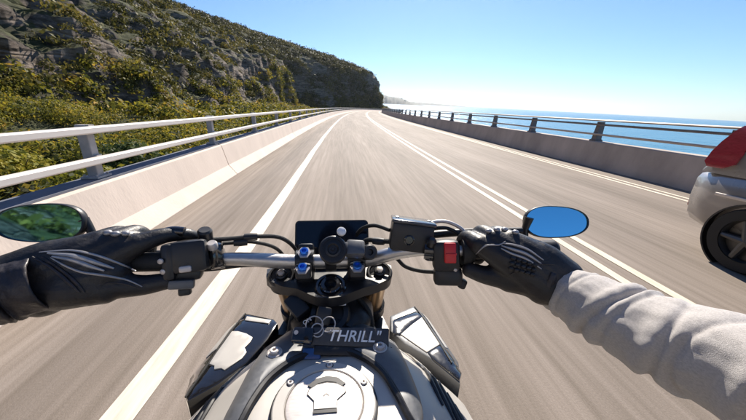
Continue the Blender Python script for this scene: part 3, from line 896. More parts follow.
# ---- top yoke, risers, steering nut
yo = [(-0.182, 0.655), (-0.176, 0.620), (-0.160, 0.600), (-0.135, 0.580), (-0.100, 0.568), (-0.070, 0.545), (-0.055, 0.535), (-0.028, 0.530), (-0.001, 0.535), (0.014, 0.545), (0.044, 0.562), (0.074, 0.573), (0.100, 0.592), (0.114, 0.620), (0.119, 0.655), (0.100, 0.672), (0.07, 0.655), (0.03, 0.64), (-0.09, 0.64), (-0.13, 0.655), (-0.16, 0.674)]
m = MB(); m.prism([(a, b_, 1.003) for a, b_ in yo], (0, 0, 0.022)); yoke = m.build('top_yoke', M['black'], bike, bevel=0.004)
for sx in (-1, 1):
    c = (X0 + sx * 0.113, 0.632, 1.0)
    ax = (0, -0.42, 0.9)
    m = MB(); m.lathe([(0.031, 0.0), (0.031, 0.032), (0.028, 0.036), (0.024, 0.036), (0.024, 0.031), (0.013, 0.031), (0.013, 0.038), (0.010, 0.040)], c, ax, 28)
    fc = m.build('fork_cap', M['black'], yoke, 30)
    m = MB(); m.lathe([(0.008, 0.0), (0.008, 0.005), (0.004, 0.006)], (c[0], c[1] - 0.0172, c[2] + 0.0365), ax, 6); m.build('adjuster', M['alu'], fc)
m = MB(); m.lathe([(0.034, 0.0), (0.034, 0.010), (0.031, 0.013), (0.026, 0.013), (0.026, 0.007), (0.0225, 0.007), (0.0225, 0.015), (0.020, 0.017), (0.013, 0.017), (0.0115, 0.005)], (X0, 0.568, 1.022), (0, -0.30, 0.95), 36)
sn = m.build('steering_nut', M['gloss'], yoke, 30)
m = MB(); m.lathe([(0.0225, 0.007), (0.0225, 0.0155), (0.0205, 0.0165), (0.0205, 0.007)], (X0, 0.568, 1.022), (0, -0.30, 0.95), 6, cap=False); m.build('nut_hex', M['alu'], sn, 20)
for sx in (-1, 1):
    cx = X0 + sx * 0.058
    m = MB()
    m.box((cx, 0.618, 1.035), (0.040, 0.052, 0.05), bevel=0.008)
    m.lathe([(0.026, -0.020), (0.026, 0.020)], (cx, 0.622, 1.062), (1, 0, 0), 24)
    m.box((cx, 0.585, 1.058), (0.034, 0.030, 0.034), Euler((R(-25), 0, 0)).to_matrix(), bevel=0.006)
    m.box((cx, 0.650, 1.080), (0.034, 0.030, 0.024), Euler((R(-25), 0, 0)).to_matrix(), bevel=0.006)
    rs = m.build('bar_riser', M['black'], yoke, 40)
    for yy, zz in ((0.574, 1.073), (0.612, 1.091)):
        m = MB(); m.lathe([(0.0095, 0), (0.0095, 0.007), (0.0082, 0.0085), (0.0052, 0.0085), (0.0045, 0.004)], (cx, yy, zz - 0.002), (0, -0.45, 0.88), 18)
        b1 = m.build('riser_bolt', M['blue'], rs, 30)
        m = MB(); m.lathe([(0.0155, -0.002), (0.0155, 0.0012)], (cx, yy, zz - 0.002), (0, -0.45, 0.88), 6); m.build('washer', M['alu'], b1)

# ---- instrument display
n_ = Vector((0, -0.86, 0.50)).normalized(); up_ = Vector((0, 0.50, 0.86)).normalized()
dc = Vector((-0.028, 0.716, 1.066))
def rrect(c, x, y, hw, hh, r, k=5):
    out = []
    for sx, sy, a0 in ((1, 1, 0), (-1, 1, 90), (-1, -1, 180), (1, -1, 270)):
        for i in range(k + 1):
            a = R(a0 + 90 * i / k)
            out.append(c + x * (sx * (hw - r) + r * math.cos(a)) + y * (sy * (hh - r) + r * math.sin(a)))
    return out
ux = Vector((1, 0, 0))
m = MB(); m.prism(rrect(dc - n_ * 0.022, ux, up_, 0.095, 0.056, 0.011), n_ * 0.022); dash = m.build('display', M['black'], bike, bevel=0.003)
m = MB(); m.prism(rrect(dc + n_ * 0.0002, ux, up_, 0.0905, 0.0515, 0.008), n_ * 0.0015); m.build('screen', M['screen'], dash)
m = MB(); m.box((-0.028, 0.73, 1.02), (0.08, 0.05, 0.07), bevel=0.01); m.build('display_bracket', M['black'], dash)

# ---- headlamp shell, cowl, forks, wheels and the rest of the running gear
m = MB(); m.loft([[Vector((X0 + sx * a * wdt, y, z0 + zz * h)) for sx, a, zz in [(math.cos(t), 1, math.sin(t)) for t in np.linspace(0, 2 * math.pi, 24, endpoint=False)]] for y, wdt, z0, h in ((0.66, 0.06, 0.93, 0.06), (0.70, 0.10, 0.92, 0.09), (0.80, 0.115, 0.90, 0.11), (0.90, 0.10, 0.88, 0.095), (0.935, 0.07, 0.87, 0.07))])
hl = m.build('headlamp_shell', M['black'], bike, 60)
m = MB(); m.lathe([(0.085, 0), (0.08, 0.012), (0.05, 0.022), (0.0, 0.026)], (X0, 0.915, 0.875), (0, 1, -0.1), 28); m.build('headlamp_lens', mat('lamp_glass', (0.7, 0.72, 0.75), 0.08, spec=0.8), hl)
for sx in (-1, 1):
    a = Vector((X0 + sx * 0.108, 0.640, 1.0)); b_ = Vector((X0 + sx * 0.108, 1.00, 0.32))
    fk = MB().tube([a, a.lerp(b_, .62)], 0.027, 20).build('fork_leg', M['gold'], bike)
    MB().tube([a.lerp(b_, .60), b_], 0.021, 18).build('fork_slider', M['alu'], fk)
    m = MB(); m.lathe([(0.034, -0.02), (0.036, 0.02)], a.lerp(b_, .20), b_ - a, 20); m.build('lower_clamp', M['black'], fk)
m = MB(); m.prism([(X0 - .15, 0.655, 0.80), (X0 + .15, 0.655, 0.80), (X0 + .12, 0.80, 0.80), (X0 - .12, 0.80, 0.80)], (0, 0, 0.03)); m.build('lower_yoke', M['black'], bike)
def wheel(c, rr, wd):
    m = MB(); prof = []
    for k in range(13):
        t = math.pi * k / 12
        prof.append((rr - wd * 0.5 * (1 - math.sin(t)) * 0.9 , -wd / 2 * math.cos(t)))
    m.lathe([(rr - wd * .62, -wd * .42)] + prof + [(rr - wd * .62, wd * .42)], c, (1, 0, 0), 48, cap=False)
    wh = m.build('wheel', M['rubber'], bike, 50)
    m = MB(); m.lathe([(rr - wd * .6, -wd * .40), (rr - wd * .75, -wd * .3), (rr - wd * .75, wd * .3), (rr - wd * .6, wd * .40)], c, (1, 0, 0), 48, cap=False)
    m.lathe([(0.05, -wd * .35), (0.05, wd * .35)], c, (1, 0, 0), 20)
    for k in range(10):
        a = 2 * math.pi * k / 10
        m.tube([Vector(c) + Vector((0, .04 * math.cos(a), .04 * math.sin(a))), Vector(c) + Vector((0, (rr - wd * .74) * math.cos(a), (rr - wd * .74) * math.sin(a)))], [.014, .010], 8)
    m.build('rim', M['black'], wh)
    m = MB(); m.lathe([(0.075, wd * .55), (0.15, wd * .55), (0.15, wd * .55 + .005), (0.075, wd * .55 + .005)], c, (1, 0, 0), 40, cap=False); m.build('brake_disc', M['alu'], wh)
wheel((X0, 1.00, 0.305), 0.305, 0.12)
wheel((X0, -0.42, 0.305), 0.305, 0.17)
m = MB(); m.loft([[Vector((X0 + sx, 1.0 + rr * math.cos(t), 0.305 + rr * math.sin(t))) for sx, rr in ((-.068, .30), (-.06, .325), (0, .335), (.06, .325), (.068, .30))] for t in np.linspace(R(20), R(150), 16)], closed=False)
m.build('front_mudguard', M['black'], bike, 60)
m = MB()
m.box((X0, 0.28, 0.50), (0.36, 0.40, 0.36), bevel=0.05); m.box((X0, 0.46, 0.62), (0.30, 0.16, 0.30), Euler((R(30), 0, 0)).to_matrix(), bevel=0.03); m.lathe([(0.10, -0.22), (0.10, 0.22)], (X0, 0.14, 0.45), (1, 0, 0), 28)
m.build('engine', M['black'], bike)
m = MB(); m.box((X0, 0.70, 0.66), (0.30, 0.04, 0.24), Euler((R(12), 0, 0)).to_matrix(), bevel=0.01); m.build('radiator', M['black'], bike)
for sx in (-1, 1):
    MB().tube(spline([(X0 + sx * .05, 0.60, 0.93), (X0 + sx * .15, 0.40, 0.82), (X0 + sx * .16, 0.05, 0.60), (X0 + sx * .13, -0.05, 0.42)], 5), 0.028, 10).build('frame_tube', M['black'], bike)
    MB().tube([(X0 + sx * .13, -0.02, 0.40), (X0 + sx * .12, -0.42, 0.305)], [.035, .025], 12).build('swingarm', M['black'], bike)
m = MB(); m.loft([[Vector((X0 + wdt * math.cos(t), y, z0 + h * math.sin(t))) for t in np.linspace(0, 2 * math.pi, 20, endpoint=False)] for y, wdt, z0, h in ((-0.06, .10, .84, .03), (-0.15, .125, .83, .035), (-0.35, .15, .83, .035), (-0.50, .13, .87, .035), (-0.70, .10, .90, .03), (-.82, .05, .93, .02))])
m.build('seat', M['rubber'], bike, 60)
m = MB(); m.loft([[Vector((X0 + wdt * math.cos(t), y, z0 + h * math.sin(t))) for t in np.linspace(0, 2 * math.pi, 16, endpoint=False)] for y, wdt, z0, h in ((-0.02, .13, .74, .05), (-0.4, .12, .78, .04), (-0.75, .08, .86, .035), (-.9, .04, .92, .02))])
m.build('tail_unit', M['gloss'], bike, 60)
MB().tube(spline([(X0 + .1, 0.55, 0.5), (X0 + .12, 0.45, 0.25), (X0 + .15, 0.1, 0.22), (X0 + .18, -0.2, 0.30), (X0 + .2, -0.55, 0.42)], 5), lerp_list([.022, .022, .03, .05, .055], 5), 14).build('exhaust', M['alu'], bike)
# ignition barrel under the yoke, with its ON mark
m = MB(); m.lathe([(0.045, -0.04), (0.045, 0.0), (0.040, 0.010), (0.030, 0.012), (0.030, 0.006), (0.012, 0.006)], (-0.030, 0.545, 0.972), (0, -0.50, 0.87), 30)
ign = m.build('ignition', M['black'], bike, 40)
text('on_mark', 'ON', 0.011, basis((-0.072, 0.498, 0.996), (0.85, 0.35, 0.35), (-0.3, 0.55, 0.75)), M['white'], ign)
m = MB()
m.box((-0.10, 0.56, 0.985), (0.035, 0.055, 0.028), Euler((R(20), R(-20), R(35))).to_matrix(), bevel=0.005)
m.build('cable_guide', M['black'], bike)
m = MB(); m.loft([[Vector((X0 + wdt * math.cos(t), y, z0 + h * math.sin(t))) for t in np.linspace(0, 2 * math.pi, 20, endpoint=False)] for y, wdt, z0, h in ((0.52, .06, .93, .04), (0.56, .095, .93, .05), (0.62, .10, .93, .055), (0.68, .06, .93, .05))])
m.build('neck_cover', M['black'], bike, 60)
m = MB(); m.box((-0.012, 0.545, 1.003), (0.034, 0.006, 0.014), Euler((R(-40), 0, 0)).to_matrix(), bevel=0.001); m.build('caution_sticker', M['white'], bike)

# ---- left controls
def block(name, c, s, rot, m_, par, bevel=0.006): 
    mb = MB(); mb.box(c, s, Euler([R(a) for a in rot]).to_matrix(), bevel=bevel); return mb.build(name, m_, par, 40)
lc = MB()
lc.box((-0.300, 0.566, 1.112), (0.062, 0.048, 0.062), Euler((R(-20), 0, R(14))).to_matrix(), bevel=0.008)
lc.box((-0.318, 0.560, 1.080), (0.070, 0.040, 0.030), Euler((R(-20), R(10), R(14))).to_matrix(), bevel=0.009)
lc.box((-0.334, 0.556, 1.106), (0.022, 0.050, 0.070), Euler((R(-20), 0, R(14))).to_matrix(), bevel=0.008)
swl = lc.build('switch_housing', M['black'], bike, 40)
block('dip_switch', (-0.300, 0.538, 1.098), (0.022, 0.014, 0.013), (-20, 0, 14), M['alu'], swl, 0.004)
block('signal_switch', (-0.312, 0.536, 1.066), (0.044, 0.020, 0.018), (-20, 8, 14), M['satin_grey'], swl, 0.004)
block('horn_button', (-0.312, 0.542, 1.046), (0.022, 0.018, 0.016), (-20, 0, 14), M['black'], swl, 0.004)
for zz in (1.120, 1.098):
    m = MB(); m.lathe([(0.005, 0), (0.005, 0.003), (0.003, 0.004)], (-0.336, 0.530, zz), (0, -1, 0.2), 10); m.build('housing_screw', M['alu'], swl)
m = MB(); m.box((-0.262, 0.592, 1.100), (0.026, 0.044, 0.052), Euler((R(-15), 0, R(16))).to_matrix(), bevel=0.008); m.lathe([(0.021, -0.013), (0.021, 0.013)], (-0.262, 0.592, 1.089), (1, 0.25, 0), 20)
per = m.build('clutch_perch', M['gloss'], bike, 40)
m = MB(); m.lathe([(0.010, 0), (0.0105, 0.010), (0.008, 0.014)], (-0.262, 0.578, 1.122), (0, -0.3, 0.95), 14); m.build('adjuster', M['alu'], per)
m = MB(); m.lathe([(0.0135, -0.014), (0.014, 0.012), (0.011, 0.016)], (-0.282, 0.598, 1.140), (0.1, -0.2, 0.95), 16); m.build('lever_pivot', M['black'], per)
m = MB(); m.tube(spline([(-0.282, 0.612, 1.126), (-0.330, 0.628, 1.128), (-0.40, 0.630, 1.126), (-0.47, 0.632, 1.130), (-0.50, 0.622, 1.132)], 6), lerp_list([.008, .009, .008, .0075, .009], 6), 12)
m.build('clutch_lever', M['black'], bike)
m = MB(); m.tube(spline([(-0.365, 0.585, 1.150), (-0.34, 0.590, 1.155), (-0.318, 0.592, 1.152)], 5), [.010] * 11, 12); m.build('lever_guard', M['gloss'], per)
# ---- right controls
m = MB()
m.box((0.222, 0.566, 1.098), (0.058, 0.044, 0.068), Euler((R(-18), R(-6), R(-12))).to_matrix(), bevel=0.012)
m.box((0.228, 0.556, 1.052), (0.062, 0.034, 0.040), Euler((R(-18), R(-4), R(-12))).to_matrix(), bevel=0.010)
m.box((0.258, 0.546, 1.038), (0.018, 0.022, 0.022), Euler((R(-18), R(20), R(-12))).to_matrix(), bevel=0.006)
swr = m.build('switch_housing', M['black'], bike, 40)
m = MB(); m.box((0.221, 0.541, 1.116), (0.024, 0.012, 0.042), Euler((R(-24), R(-4), R(-12))).to_matrix(), bevel=0.003); ks = m.build('kill_switch', M['red'], swr)
m = MB(); m.box((0.221, 0.5345, 1.116), (0.0225, 0.006, 0.004), Euler((R(-24), R(-4), R(-12))).to_matrix(), bevel=0.001); m.build('switch_rib', M['red'], ks)
m = MB(); m.lathe([(0.004, 0), (0.004, 0.003), (0.002, 0.004)], (0.235, 0.538, 1.078), (0.1, -1, 0.25), 10); m.build('housing_screw', M['alu'], swr)
m = MB(); m.lathe([(0.029, -0.008), (0.029, 0.008)], (0.262, 0.560, 1.109), (1, -.15, .05), 26); m.lathe([(0.025, 0.008), (0.025, 0.016)], (0.262, 0.560, 1.109), (1, -.15, .05), 26)
m.build('throttle_flange', M['rubber'], bike)
m = MB()
bx = Euler((R(-12), R(6), R(-8))).to_matrix()
m.box((0.152, 0.610, 1.126), (0.092, 0.062, 0.062), bx, bevel=0.006)
res = m.build('brake_reservoir', M['black'], bike, 40)
m = MB(); m.box(Vector((0.152, 0.610, 1.126)) + bx @ Vector((0, 0, 0.034)), (0.097, 0.067, 0.008), bx, bevel=0.003); lid2 = m.build('reservoir_lid', mat('lid_paint', (0.05, 0.055, 0.07), 0.2, 0.3, coat=0.4), res, 40)
for sx in (-1, 1):
    m = MB(); m.lathe([(0.0045, 0), (0.0045, 0.002), (0.002, 0.003)], Vector((0.152, 0.610, 1.126)) + bx @ Vector((sx * 0.036, 0, 0.0378)), bx @ Vector((0, 0, 1)), 10); m.build('lid_screw', M['alu'], lid2)
m = MB(); m.lathe([(0.0115, 0), (0.0115, 0.004), (0.009, 0.005), (0.008, 0.002)], Vector((0.152, 0.610, 1.126)) + bx @ Vector((-0.006, -0.031, -0.004)), bx @ Vector((0, -1, 0)), 20); m.build('sight_glass', M['gloss'], res)
m = MB(); m.box((0.192, 0.585, 1.104), (0.026, 0.040, 0.050), Euler((R(-15), 0, R(-12))).to_matrix(), bevel=0.008); m.lathe([(0.021, -0.012), (0.021, 0.012)], (0.19, 0.581, 1.103), (1, -.25, 0), 20)
per2 = m.build('brake_perch', M['gloss'], bike, 40)
m = MB(); m.lathe([(0.009, 0), (0.010, 0.012), (0.006, 0.018)], (0.188, 0.568, 1.122), (0, -0.3, 0.95), 12); m.build('adjuster', M['black'], per2)
m = MB(); m.tube(spline([(0.20, 0.625, 1.120), (0.26, 0.630, 1.122), (0.34, 0.628, 1.126), (0.42, 0.615, 1.130)], 6), lerp_list([.009, .009, .008, .009], 6), 12); m.build('brake_lever', M['black'], bike)
# ---- hoses and cables
def cable(pts, r=0.0042, m_='rubber'): MB().tube(spline(pts, 8), r, 10).build('cable', M[m_], bike)
cable([(-0.278, 0.604, 1.128), (-0.24, 0.622, 1.122), (-0.19, 0.640, 1.118), (-0.14, 0.655, 1.105), (-0.11, 0.68, 1.05), (-0.10, 0.70, 0.95)], 0.0048)
cable([(-0.290, 0.600, 1.118), (-0.245, 0.630, 1.108), (-0.20, 0.648, 1.100), (-0.15, 0.66, 1.07), (-0.13, 0.69, 0.98)], 0.0042)
cable([(-0.335, 0.575, 1.075), (-0.28, 0.60, 1.062), (-0.22, 0.625, 1.055), (-0.15, 0.66, 1.03), (-0.12, 0.70, 0.98)], 0.0055)
cable([(0.108, 0.635, 1.130), (0.075, 0.665, 1.130), (0.045, 0.70, 1.105), (0.03, 0.74, 1.05), (0.02, 0.76, 0.95)], 0.0048)
cable([(0.20, 0.62, 1.138), (0.235, 0.612, 1.142), (0.262, 0.598, 1.130), (0.268, 0.58, 1.110), (0.262, 0.575, 1.09)], 0.0042)
cable([(0.18, 0.625, 1.146), (0.23, 0.622, 1.155), (0.268, 0.605, 1.142), (0.275, 0.59, 1.12)], 0.0042, 'alu')
cable([(0.225, 0.575, 1.05), (0.18, 0.60, 1.040), (0.145, 0.615, 1.045), (0.12, 0.635, 1.06), (0.075, 0.665, 1.045), (0.05, 0.70, 0.98)], 0.0048)
cable([(0.125, 0.625, 1.105), (0.09, 0.650, 1.095), (0.055, 0.675, 1.085), (0.02, 0.71, 1.03)], 0.006)
for c, d in (((-0.205, 0.637, 1.118), (1, .3, -.1)), ((-0.225, 0.628, 1.110), (1, .3, -.1)), ((0.085, 0.652, 1.094), (1, -.5, 0.1))):
    m = MB(); m.lathe([(0.008, -0.014), (0.009, 0), (0.008, 0.014)], c, d, 12); m.build('cable_sleeve', M['black'], bike)
# cables looping round the headstock
for sx in (-1, 1):
    cable([(X0 + sx * .05, 0.60, 0.99), (X0 + sx * .085, 0.57, 0.955), (X0 + sx * .09, 0.56, 0.90), (X0 + sx * .06, 0.60, 0.82)], 0.006)
cable([(X0 - .03, .53, .985), (X0 - .06, .505, .965), (X0 - .05, .50, .93), (X0 - .01, .53, .90)], 0.005)

# ---- mirrors
def mirror(c, u, hw, hh, taper, stalk, target):
    c = Vector(c)
    view = (c - Vector((0, 0, 1.4))).normalized()
    n = (Vector(target).normalized() - view).normalized()
    u = Vector(u); u = (u - n * u.dot(n)).normalized(); v = n.cross(u)
    if v.z < 0: v = -v
    out = []
    for k in range(40):
        a = 2 * math.pi * k / 40
        cu, sv_ = math.cos(a), math.sin(a)
        ex = math.copysign(abs(cu) ** 0.78, cu); ey = math.copysign(abs(sv_) ** 0.86, sv_)
        out.append((ex, ey * (1 + taper * ex)))
    def ring(k, off): return [c + u * (hw * k * a) + v * (hh * k * b_) + n * off for a, b_ in out]
    m = MB(); m.loft([ring(0.955, 0.0005), ring(0.965, 0.004), ring(1.0, 0.004), ring(1.03, 0.0), ring(1.02, -0.010), ring(0.85, -0.022), ring(0.5, -0.028), ring(0.1, -0.030)], cap0=False)
    mo = m.build('mirror', M['black'], bike, 50)
    m = MB(); m.loft([ring(0.958, 0.0012), ring(0.95, -0.002)]); m.build('mirror_glass', M['mirror'], mo, 0)
    st = [Vector(p) for p in stalk]
    MB().tube(spline(st, 6), lerp_list([0.011] + [0.008] * (len(st) - 2) + [0.009], 6), 12).build('stalk', M['black'], mo)
    return mo
mirror((-0.621, 0.640, 1.157), (1, 0.05, 0.0), 0.082, 0.039, 0.10, [(-0.548, 0.652, 1.160), (-0.538, 0.650, 1.135), (-0.525, 0.642, 1.10), (-0.45, 0.632, 1.085), (-0.33, 0.615, 1.095), (-0.275, 0.602, 1.105)], (-0.62, -0.75, 0.20))
mirror((0.522, 0.640, 1.142), (1, 0, -0.03), 0.074, 0.0385, -0.10, [(0.458, 0.652, 1.150), (0.452, 0.650, 1.12), (0.445, 0.640, 1.085), (0.38, 0.632, 1.080), (0.27, 0.612, 1.090), (0.205, 0.597, 1.105)], (0.25, -0.9, 0.42))

# ---- phone mount clamped over the bar (carried, so its own thing)
pm = empty('phone_mount', (X0, 0.60, 1.08))
tag(pm, 'empty black round phone mount clamped over the handlebar below the display', 'phone mount')
pc = Vector((-0.021, 0.568, 1.116)); pax = Vector((0.03, -0.80, 0.60)).normalized()
m = MB(); m.lathe([(0.020, -0.03), (0.020, -0.014), (0.0295, -0.012), (0.0295, 0.004), (0.027, 0.007), (0.0225, 0.007), (0.0225, 0.004), (0.016, 0.004), (0.016, 0.008), (0.012, 0.009), (0.009, 0.006), (0.004, 0.006), (0.003, 0.009)], pc, pax, 36)
m.build('mount_head', M['black'], pm, 30)
rb = Euler((R(36), R(4), R(-4))).to_matrix()
m = MB(); m.box((0.020, 0.578, 1.112), (0.052, 0.030, 0.014), Euler((R(-53 + 90), 0, 0)).to_matrix(), bevel=0.004)
m.box((0.026, 0.585, 1.108), (0.040, 0.034, 0.030), rb, bevel=0.006)
m.build('clamp_arm', M['satin_grey'], pm, 40)
m = MB(); m.lathe([(0.017, -0.02), (0.017, 0.016), (0.014, 0.019), (0.007, 0.019), (0.006, 0.012)], (0.054, 0.592, 1.096), (0.2, -0.85, 0.45), 22); m.build('clamp_bolt', M['black'], pm, 30)
m = MB(); m.lathe([(0.0225, -0.012), (0.0225, 0.012)], (-0.028, 0.622, 1.060), (1, 0, 0), 24); m.box((-0.028, 0.598, 1.086), (0.026, 0.03, 0.05), Euler((R(35), 0, 0)).to_matrix(), bevel=0.005); m.build('clamp_collar', M['black'], pm, 40)
m = MB(); m.lathe([(0.0095, 0), (0.0100, 0.003), (0.0085, 0.007), (0.003, 0.009)], (-0.0035, 0.592, 1.146), (0.1, -0.75, 0.65), 18); m.build('release_button', M['white'], pm, 40)

# ---- ignition key with ring and leather tag
key = empty('key', (-0.045, 0.508, 0.97))
tag(key, 'black headed ignition key with wire rings hanging below the steering nut', 'key')
m = MB(); m.box((-0.040, 0.498, 1.006), (0.030, 0.012, 0.036), Euler((R(-35), R(20), R(10))).to_matrix(), bevel=0.005); m.build('key_head', M['black'], key)
def torus(c, ax, r, t, n=28):
    x, y, z = frame_z(ax); c = Vector(c)
    return [c + (x * math.cos(2 * math.pi * k / n) + y * math.sin(2 * math.pi * k / n)) * r for k in range(n + 1)]
for c, ax, r in (((-0.056, 0.478, 1.003), (0.2, -.6, .8), .016), ((-0.030, 0.480, 1.001), (-.3, -.6, .75), .014), ((-0.050, 0.470, 0.997), (0.4, -.5, .6), .012)):
    MB().tube(torus(c, ax, r, .001), 0.0012, 6).build('key_ring', M['alu'], key)
m = MB(); m.box((-0.076, 0.463, 0.992), (0.040, 0.030, 0.018), Euler((R(38), R(4), R(-6))).to_matrix(), bevel=0.006); m.build('fob', M['gloss'], key)
for px, pz in ((-0.088, 1.001), (-0.076, .999)):
    m = MB(); m.lathe([(0.004, 0), (0.004, 0.002)], (px, 0.462, pz), (0, -.6, .8), 10); m.build('fob_stud', M['alu'], key)

tg = empty('key_tag', (0.0, 0.505, 0.96))
tag(tg, 'dark leather strap tag lettered THRILL lying across the front of the tank', 'key tag')
tc = Vector((0.000, 0.466, 0.981)); tx = Vector((0.99, -0.03, -0.075)).normalized(); ty = Vector((0.0, 0.80, 0.60)); tn = tx.cross(ty).normalized(); ty = tn.cross(tx)
M['leather_tag'] = mat('tag_leather', (0.060, 0.058, 0.060), 0.55, var=0.2, scale=80, bump=0.25, bscale=220, dist=0.002)
m = MB(); rings = []
for s in np.linspace(-0.084, 0.086, 24):
    bend = 0.001 * math.sin(s * 30) - 0.25 * max(0, s - 0.06) * 0.2
    hw_ = 0.0165 + 0.001 * math.sin(s * 20)
    c = tc + tx * s + tn * bend
    rings.append([c + ty * hw_, c + ty * hw_ + tn * 0.0035, c + ty * hw_ * .9 + tn * 0.0045, c - ty * hw_ * .9 + tn * 0.0045, c - ty * hw_ + tn * 0.0035, c - ty * hw_])
m.loft(rings); strap = m.build('strap', M['leather_tag'], tg, 50)
text('lettering', 'THRILL"', 0.0285, basis(tc + tx * 0.018 + tn * 0.0062, tx, ty), M['white'], strap, 0.25)
m = MB(); m.box(tc - ty * 0.024 + tx * 0.02 - tn * .004, (0.15, 0.018, 0.012), basis((0, 0, 0), tx, ty).to_3x3(), bevel=0.003); m.build('strap_underside', M['black'], strap)
m = MB(); m.box(tc - ty * 0.030 - tx * 0.058 - tn * .004, (0.034, 0.020, 0.010), basis((0, 0, 0), tx, ty).to_3x3(), bevel=0.003); m.build('blue_clip', mat('blue_clip', (0.03, 0.09, 0.25), 0.3), strap)
m = MB(); m.box(tc + tx * 0.080 - ty * 0.026 - tn * .002, (0.026, 0.022, 0.014), basis((0, 0, 0), tx, ty).to_3x3(), bevel=0.003); m.build('strap_end', M['black'], strap)
# ------------------------------------------------------------------ rider
def leather(name, c):
    m = mat(name, c, 0.47, var=0.35, scale=70, rvar=0.15, bump=0.35, bscale=260, dist=0.002, spec=0.45)
    return m
M['leather'] = leather('black_leather', (0.018, 0.017, 0.018))
M['leather2'] = leather('cuff_leather', (0.030, 0.026, 0.028))
M['fleece'] = mat('grey_fleece', (0.47, 0.44, 0.415), 0.97, var=0.20, scale=520, bump=0.5, bscale=1500, spec=0.03, sheen=0.35, dist=0.002, stretch=(1, .55, 1))
M['skin'] = mat('skin', (0.55, 0.36, 0.28), 0.5, var=0.06, scale=40)
M['stitch'] = mat('piping_silver', (0.34, 0.33, 0.33), 0.35, 0.4, var=0.1, scale=60)
M['denim'] = mat('dark_trousers', (0.03, 0.032, 0.04), 0.85, var=0.2, scale=90, bump=0.2, bscale=200)

rider = remesh('person', [
    ([(X0, -0.42, 0.90), (X0, -0.36, 1.08), (X0, -0.27, 1.26), (X0, -0.22, 1.40)], [.135, .125, .14, .09]),
    ([(X0, -0.22, 1.40), (X0, -0.19, 1.50), (X0, -0.16, 1.56)], [.075, .052, .05]),
    ([(X0, -0.15, 1.60), (X0, -0.14, 1.68)], [.085, .095]),
    ([(X0, -0.22, 1.38), (0.15, -0.20, 1.38), (0.33, -0.03, 1.26), (0.49, 0.15, 1.13)], [.07, .062, .05, .04]),
    ([(0.49, 0.15, 1.13), (0.475, 0.33, 1.085), (0.425, 0.46, 1.07)], [.04, .036, .026]),
    ([(X0, -0.22, 1.38), (-0.21, -0.20, 1.38), (-0.42, 0.04, 1.24), (-0.60, 0.26, 1.09)], [.07, .062, .05, .04]),
    ([(-0.60, 0.26, 1.09), (-0.585, 0.40, 1.085), (-0.535, 0.49, 1.105)], [.04, .036, .026]),
    ([(X0, -0.42, 0.90), (0.12, -0.30, 0.88), (0.20, 0.02, 0.80)], [.12, .10, .068]),
    ([(0.20, 0.02, 0.80), (0.18, -0.10, 0.56), (0.17, -0.20, 0.36)], [.066, .055, .04]),
    ([(0.17, -0.22, 0.33), (0.18, -0.06, 0.30)], [.045, .035]),
    ([(X0, -0.42, 0.90), (-0.18, -0.30, 0.88), (-0.26, 0.02, 0.80)], [.12, .10, .068]),
    ([(-0.26, 0.02, 0.80), (-0.24, -0.10, 0.56), (-0.23, -0.20, 0.36)], [.066, .055, .04]),
    ([(-0.23, -0.22, 0.33), (-0.24, -0.06, 0.30)], [.045, .035]),
], 0.012, M['skin'], None, 4)
tag(rider, 'motorcycle rider in pale grey fleece and black leather gloves gripping the handlebar', 'person')
remesh('jacket', [
    ([(X0, -0.42, 0.92), (X0, -0.36, 1.08), (X0, -0.27, 1.26), (X0, -0.22, 1.40)], [.155, .145, .158, .10]),
    ([(X0, -0.22, 1.38), (0.15, -0.20, 1.38), (0.33, -0.03, 1.26), (0.485, 0.13, 1.135)], [.09, .085, .072, .062]),
    ([(X0, -0.22, 1.38), (-0.21, -0.20, 1.38), (-0.42, 0.04, 1.24), (-0.60, 0.24, 1.092), (-0.60, 0.30, 1.09)], [.09, .085, .072, .062, .055]),
], 0.014, M['fleece'], rider, 3)
remesh('trousers', [
    ([(X0, -0.44, 0.92), (X0, -0.40, 0.98)], [.15, .14]),
    ([(X0, -0.42, 0.90), (0.12, -0.30, 0.88), (0.20, 0.02, 0.80)], [.135, .115, .082]),
    ([(0.20, 0.02, 0.80), (0.18, -0.10, 0.56), (0.17, -0.19, 0.38)], [.080, .068, .055]),
    ([(X0, -0.42, 0.90), (-0.18, -0.30, 0.88), (-0.26, 0.02, 0.80)], [.135, .115, .082]),
    ([(-0.26, 0.02, 0.80), (-0.24, -0.10, 0.56), (-0.23, -0.19, 0.38)], [.080, .068, .055]),
], 0.014, M['denim'], rider, 3)
for sx in (0.17, -0.23):
    remesh('boot', [([(sx, -0.20, 0.42), (sx, -0.23, 0.33)], [.062, .058]), ([(sx, -0.24, 0.31), (sx, -0.10, 0.295), (sx, -0.01, 0.29)], [.05, .045, .035])], 0.009, M['rubber'], rider, 3)
m = MB(); m.sphere((X0, -0.155, 1.66), 0.135, (0.95, 1.1, 1.05), 32, 20)
hm = m.build('helmet', M['gloss'], rider, 60)
m = MB(); m.sphere((X0, -0.148, 1.672), 0.134, (0.90, 1.1, 0.55), 32, 16); m.build('visor', M['screen'], hm, 60)

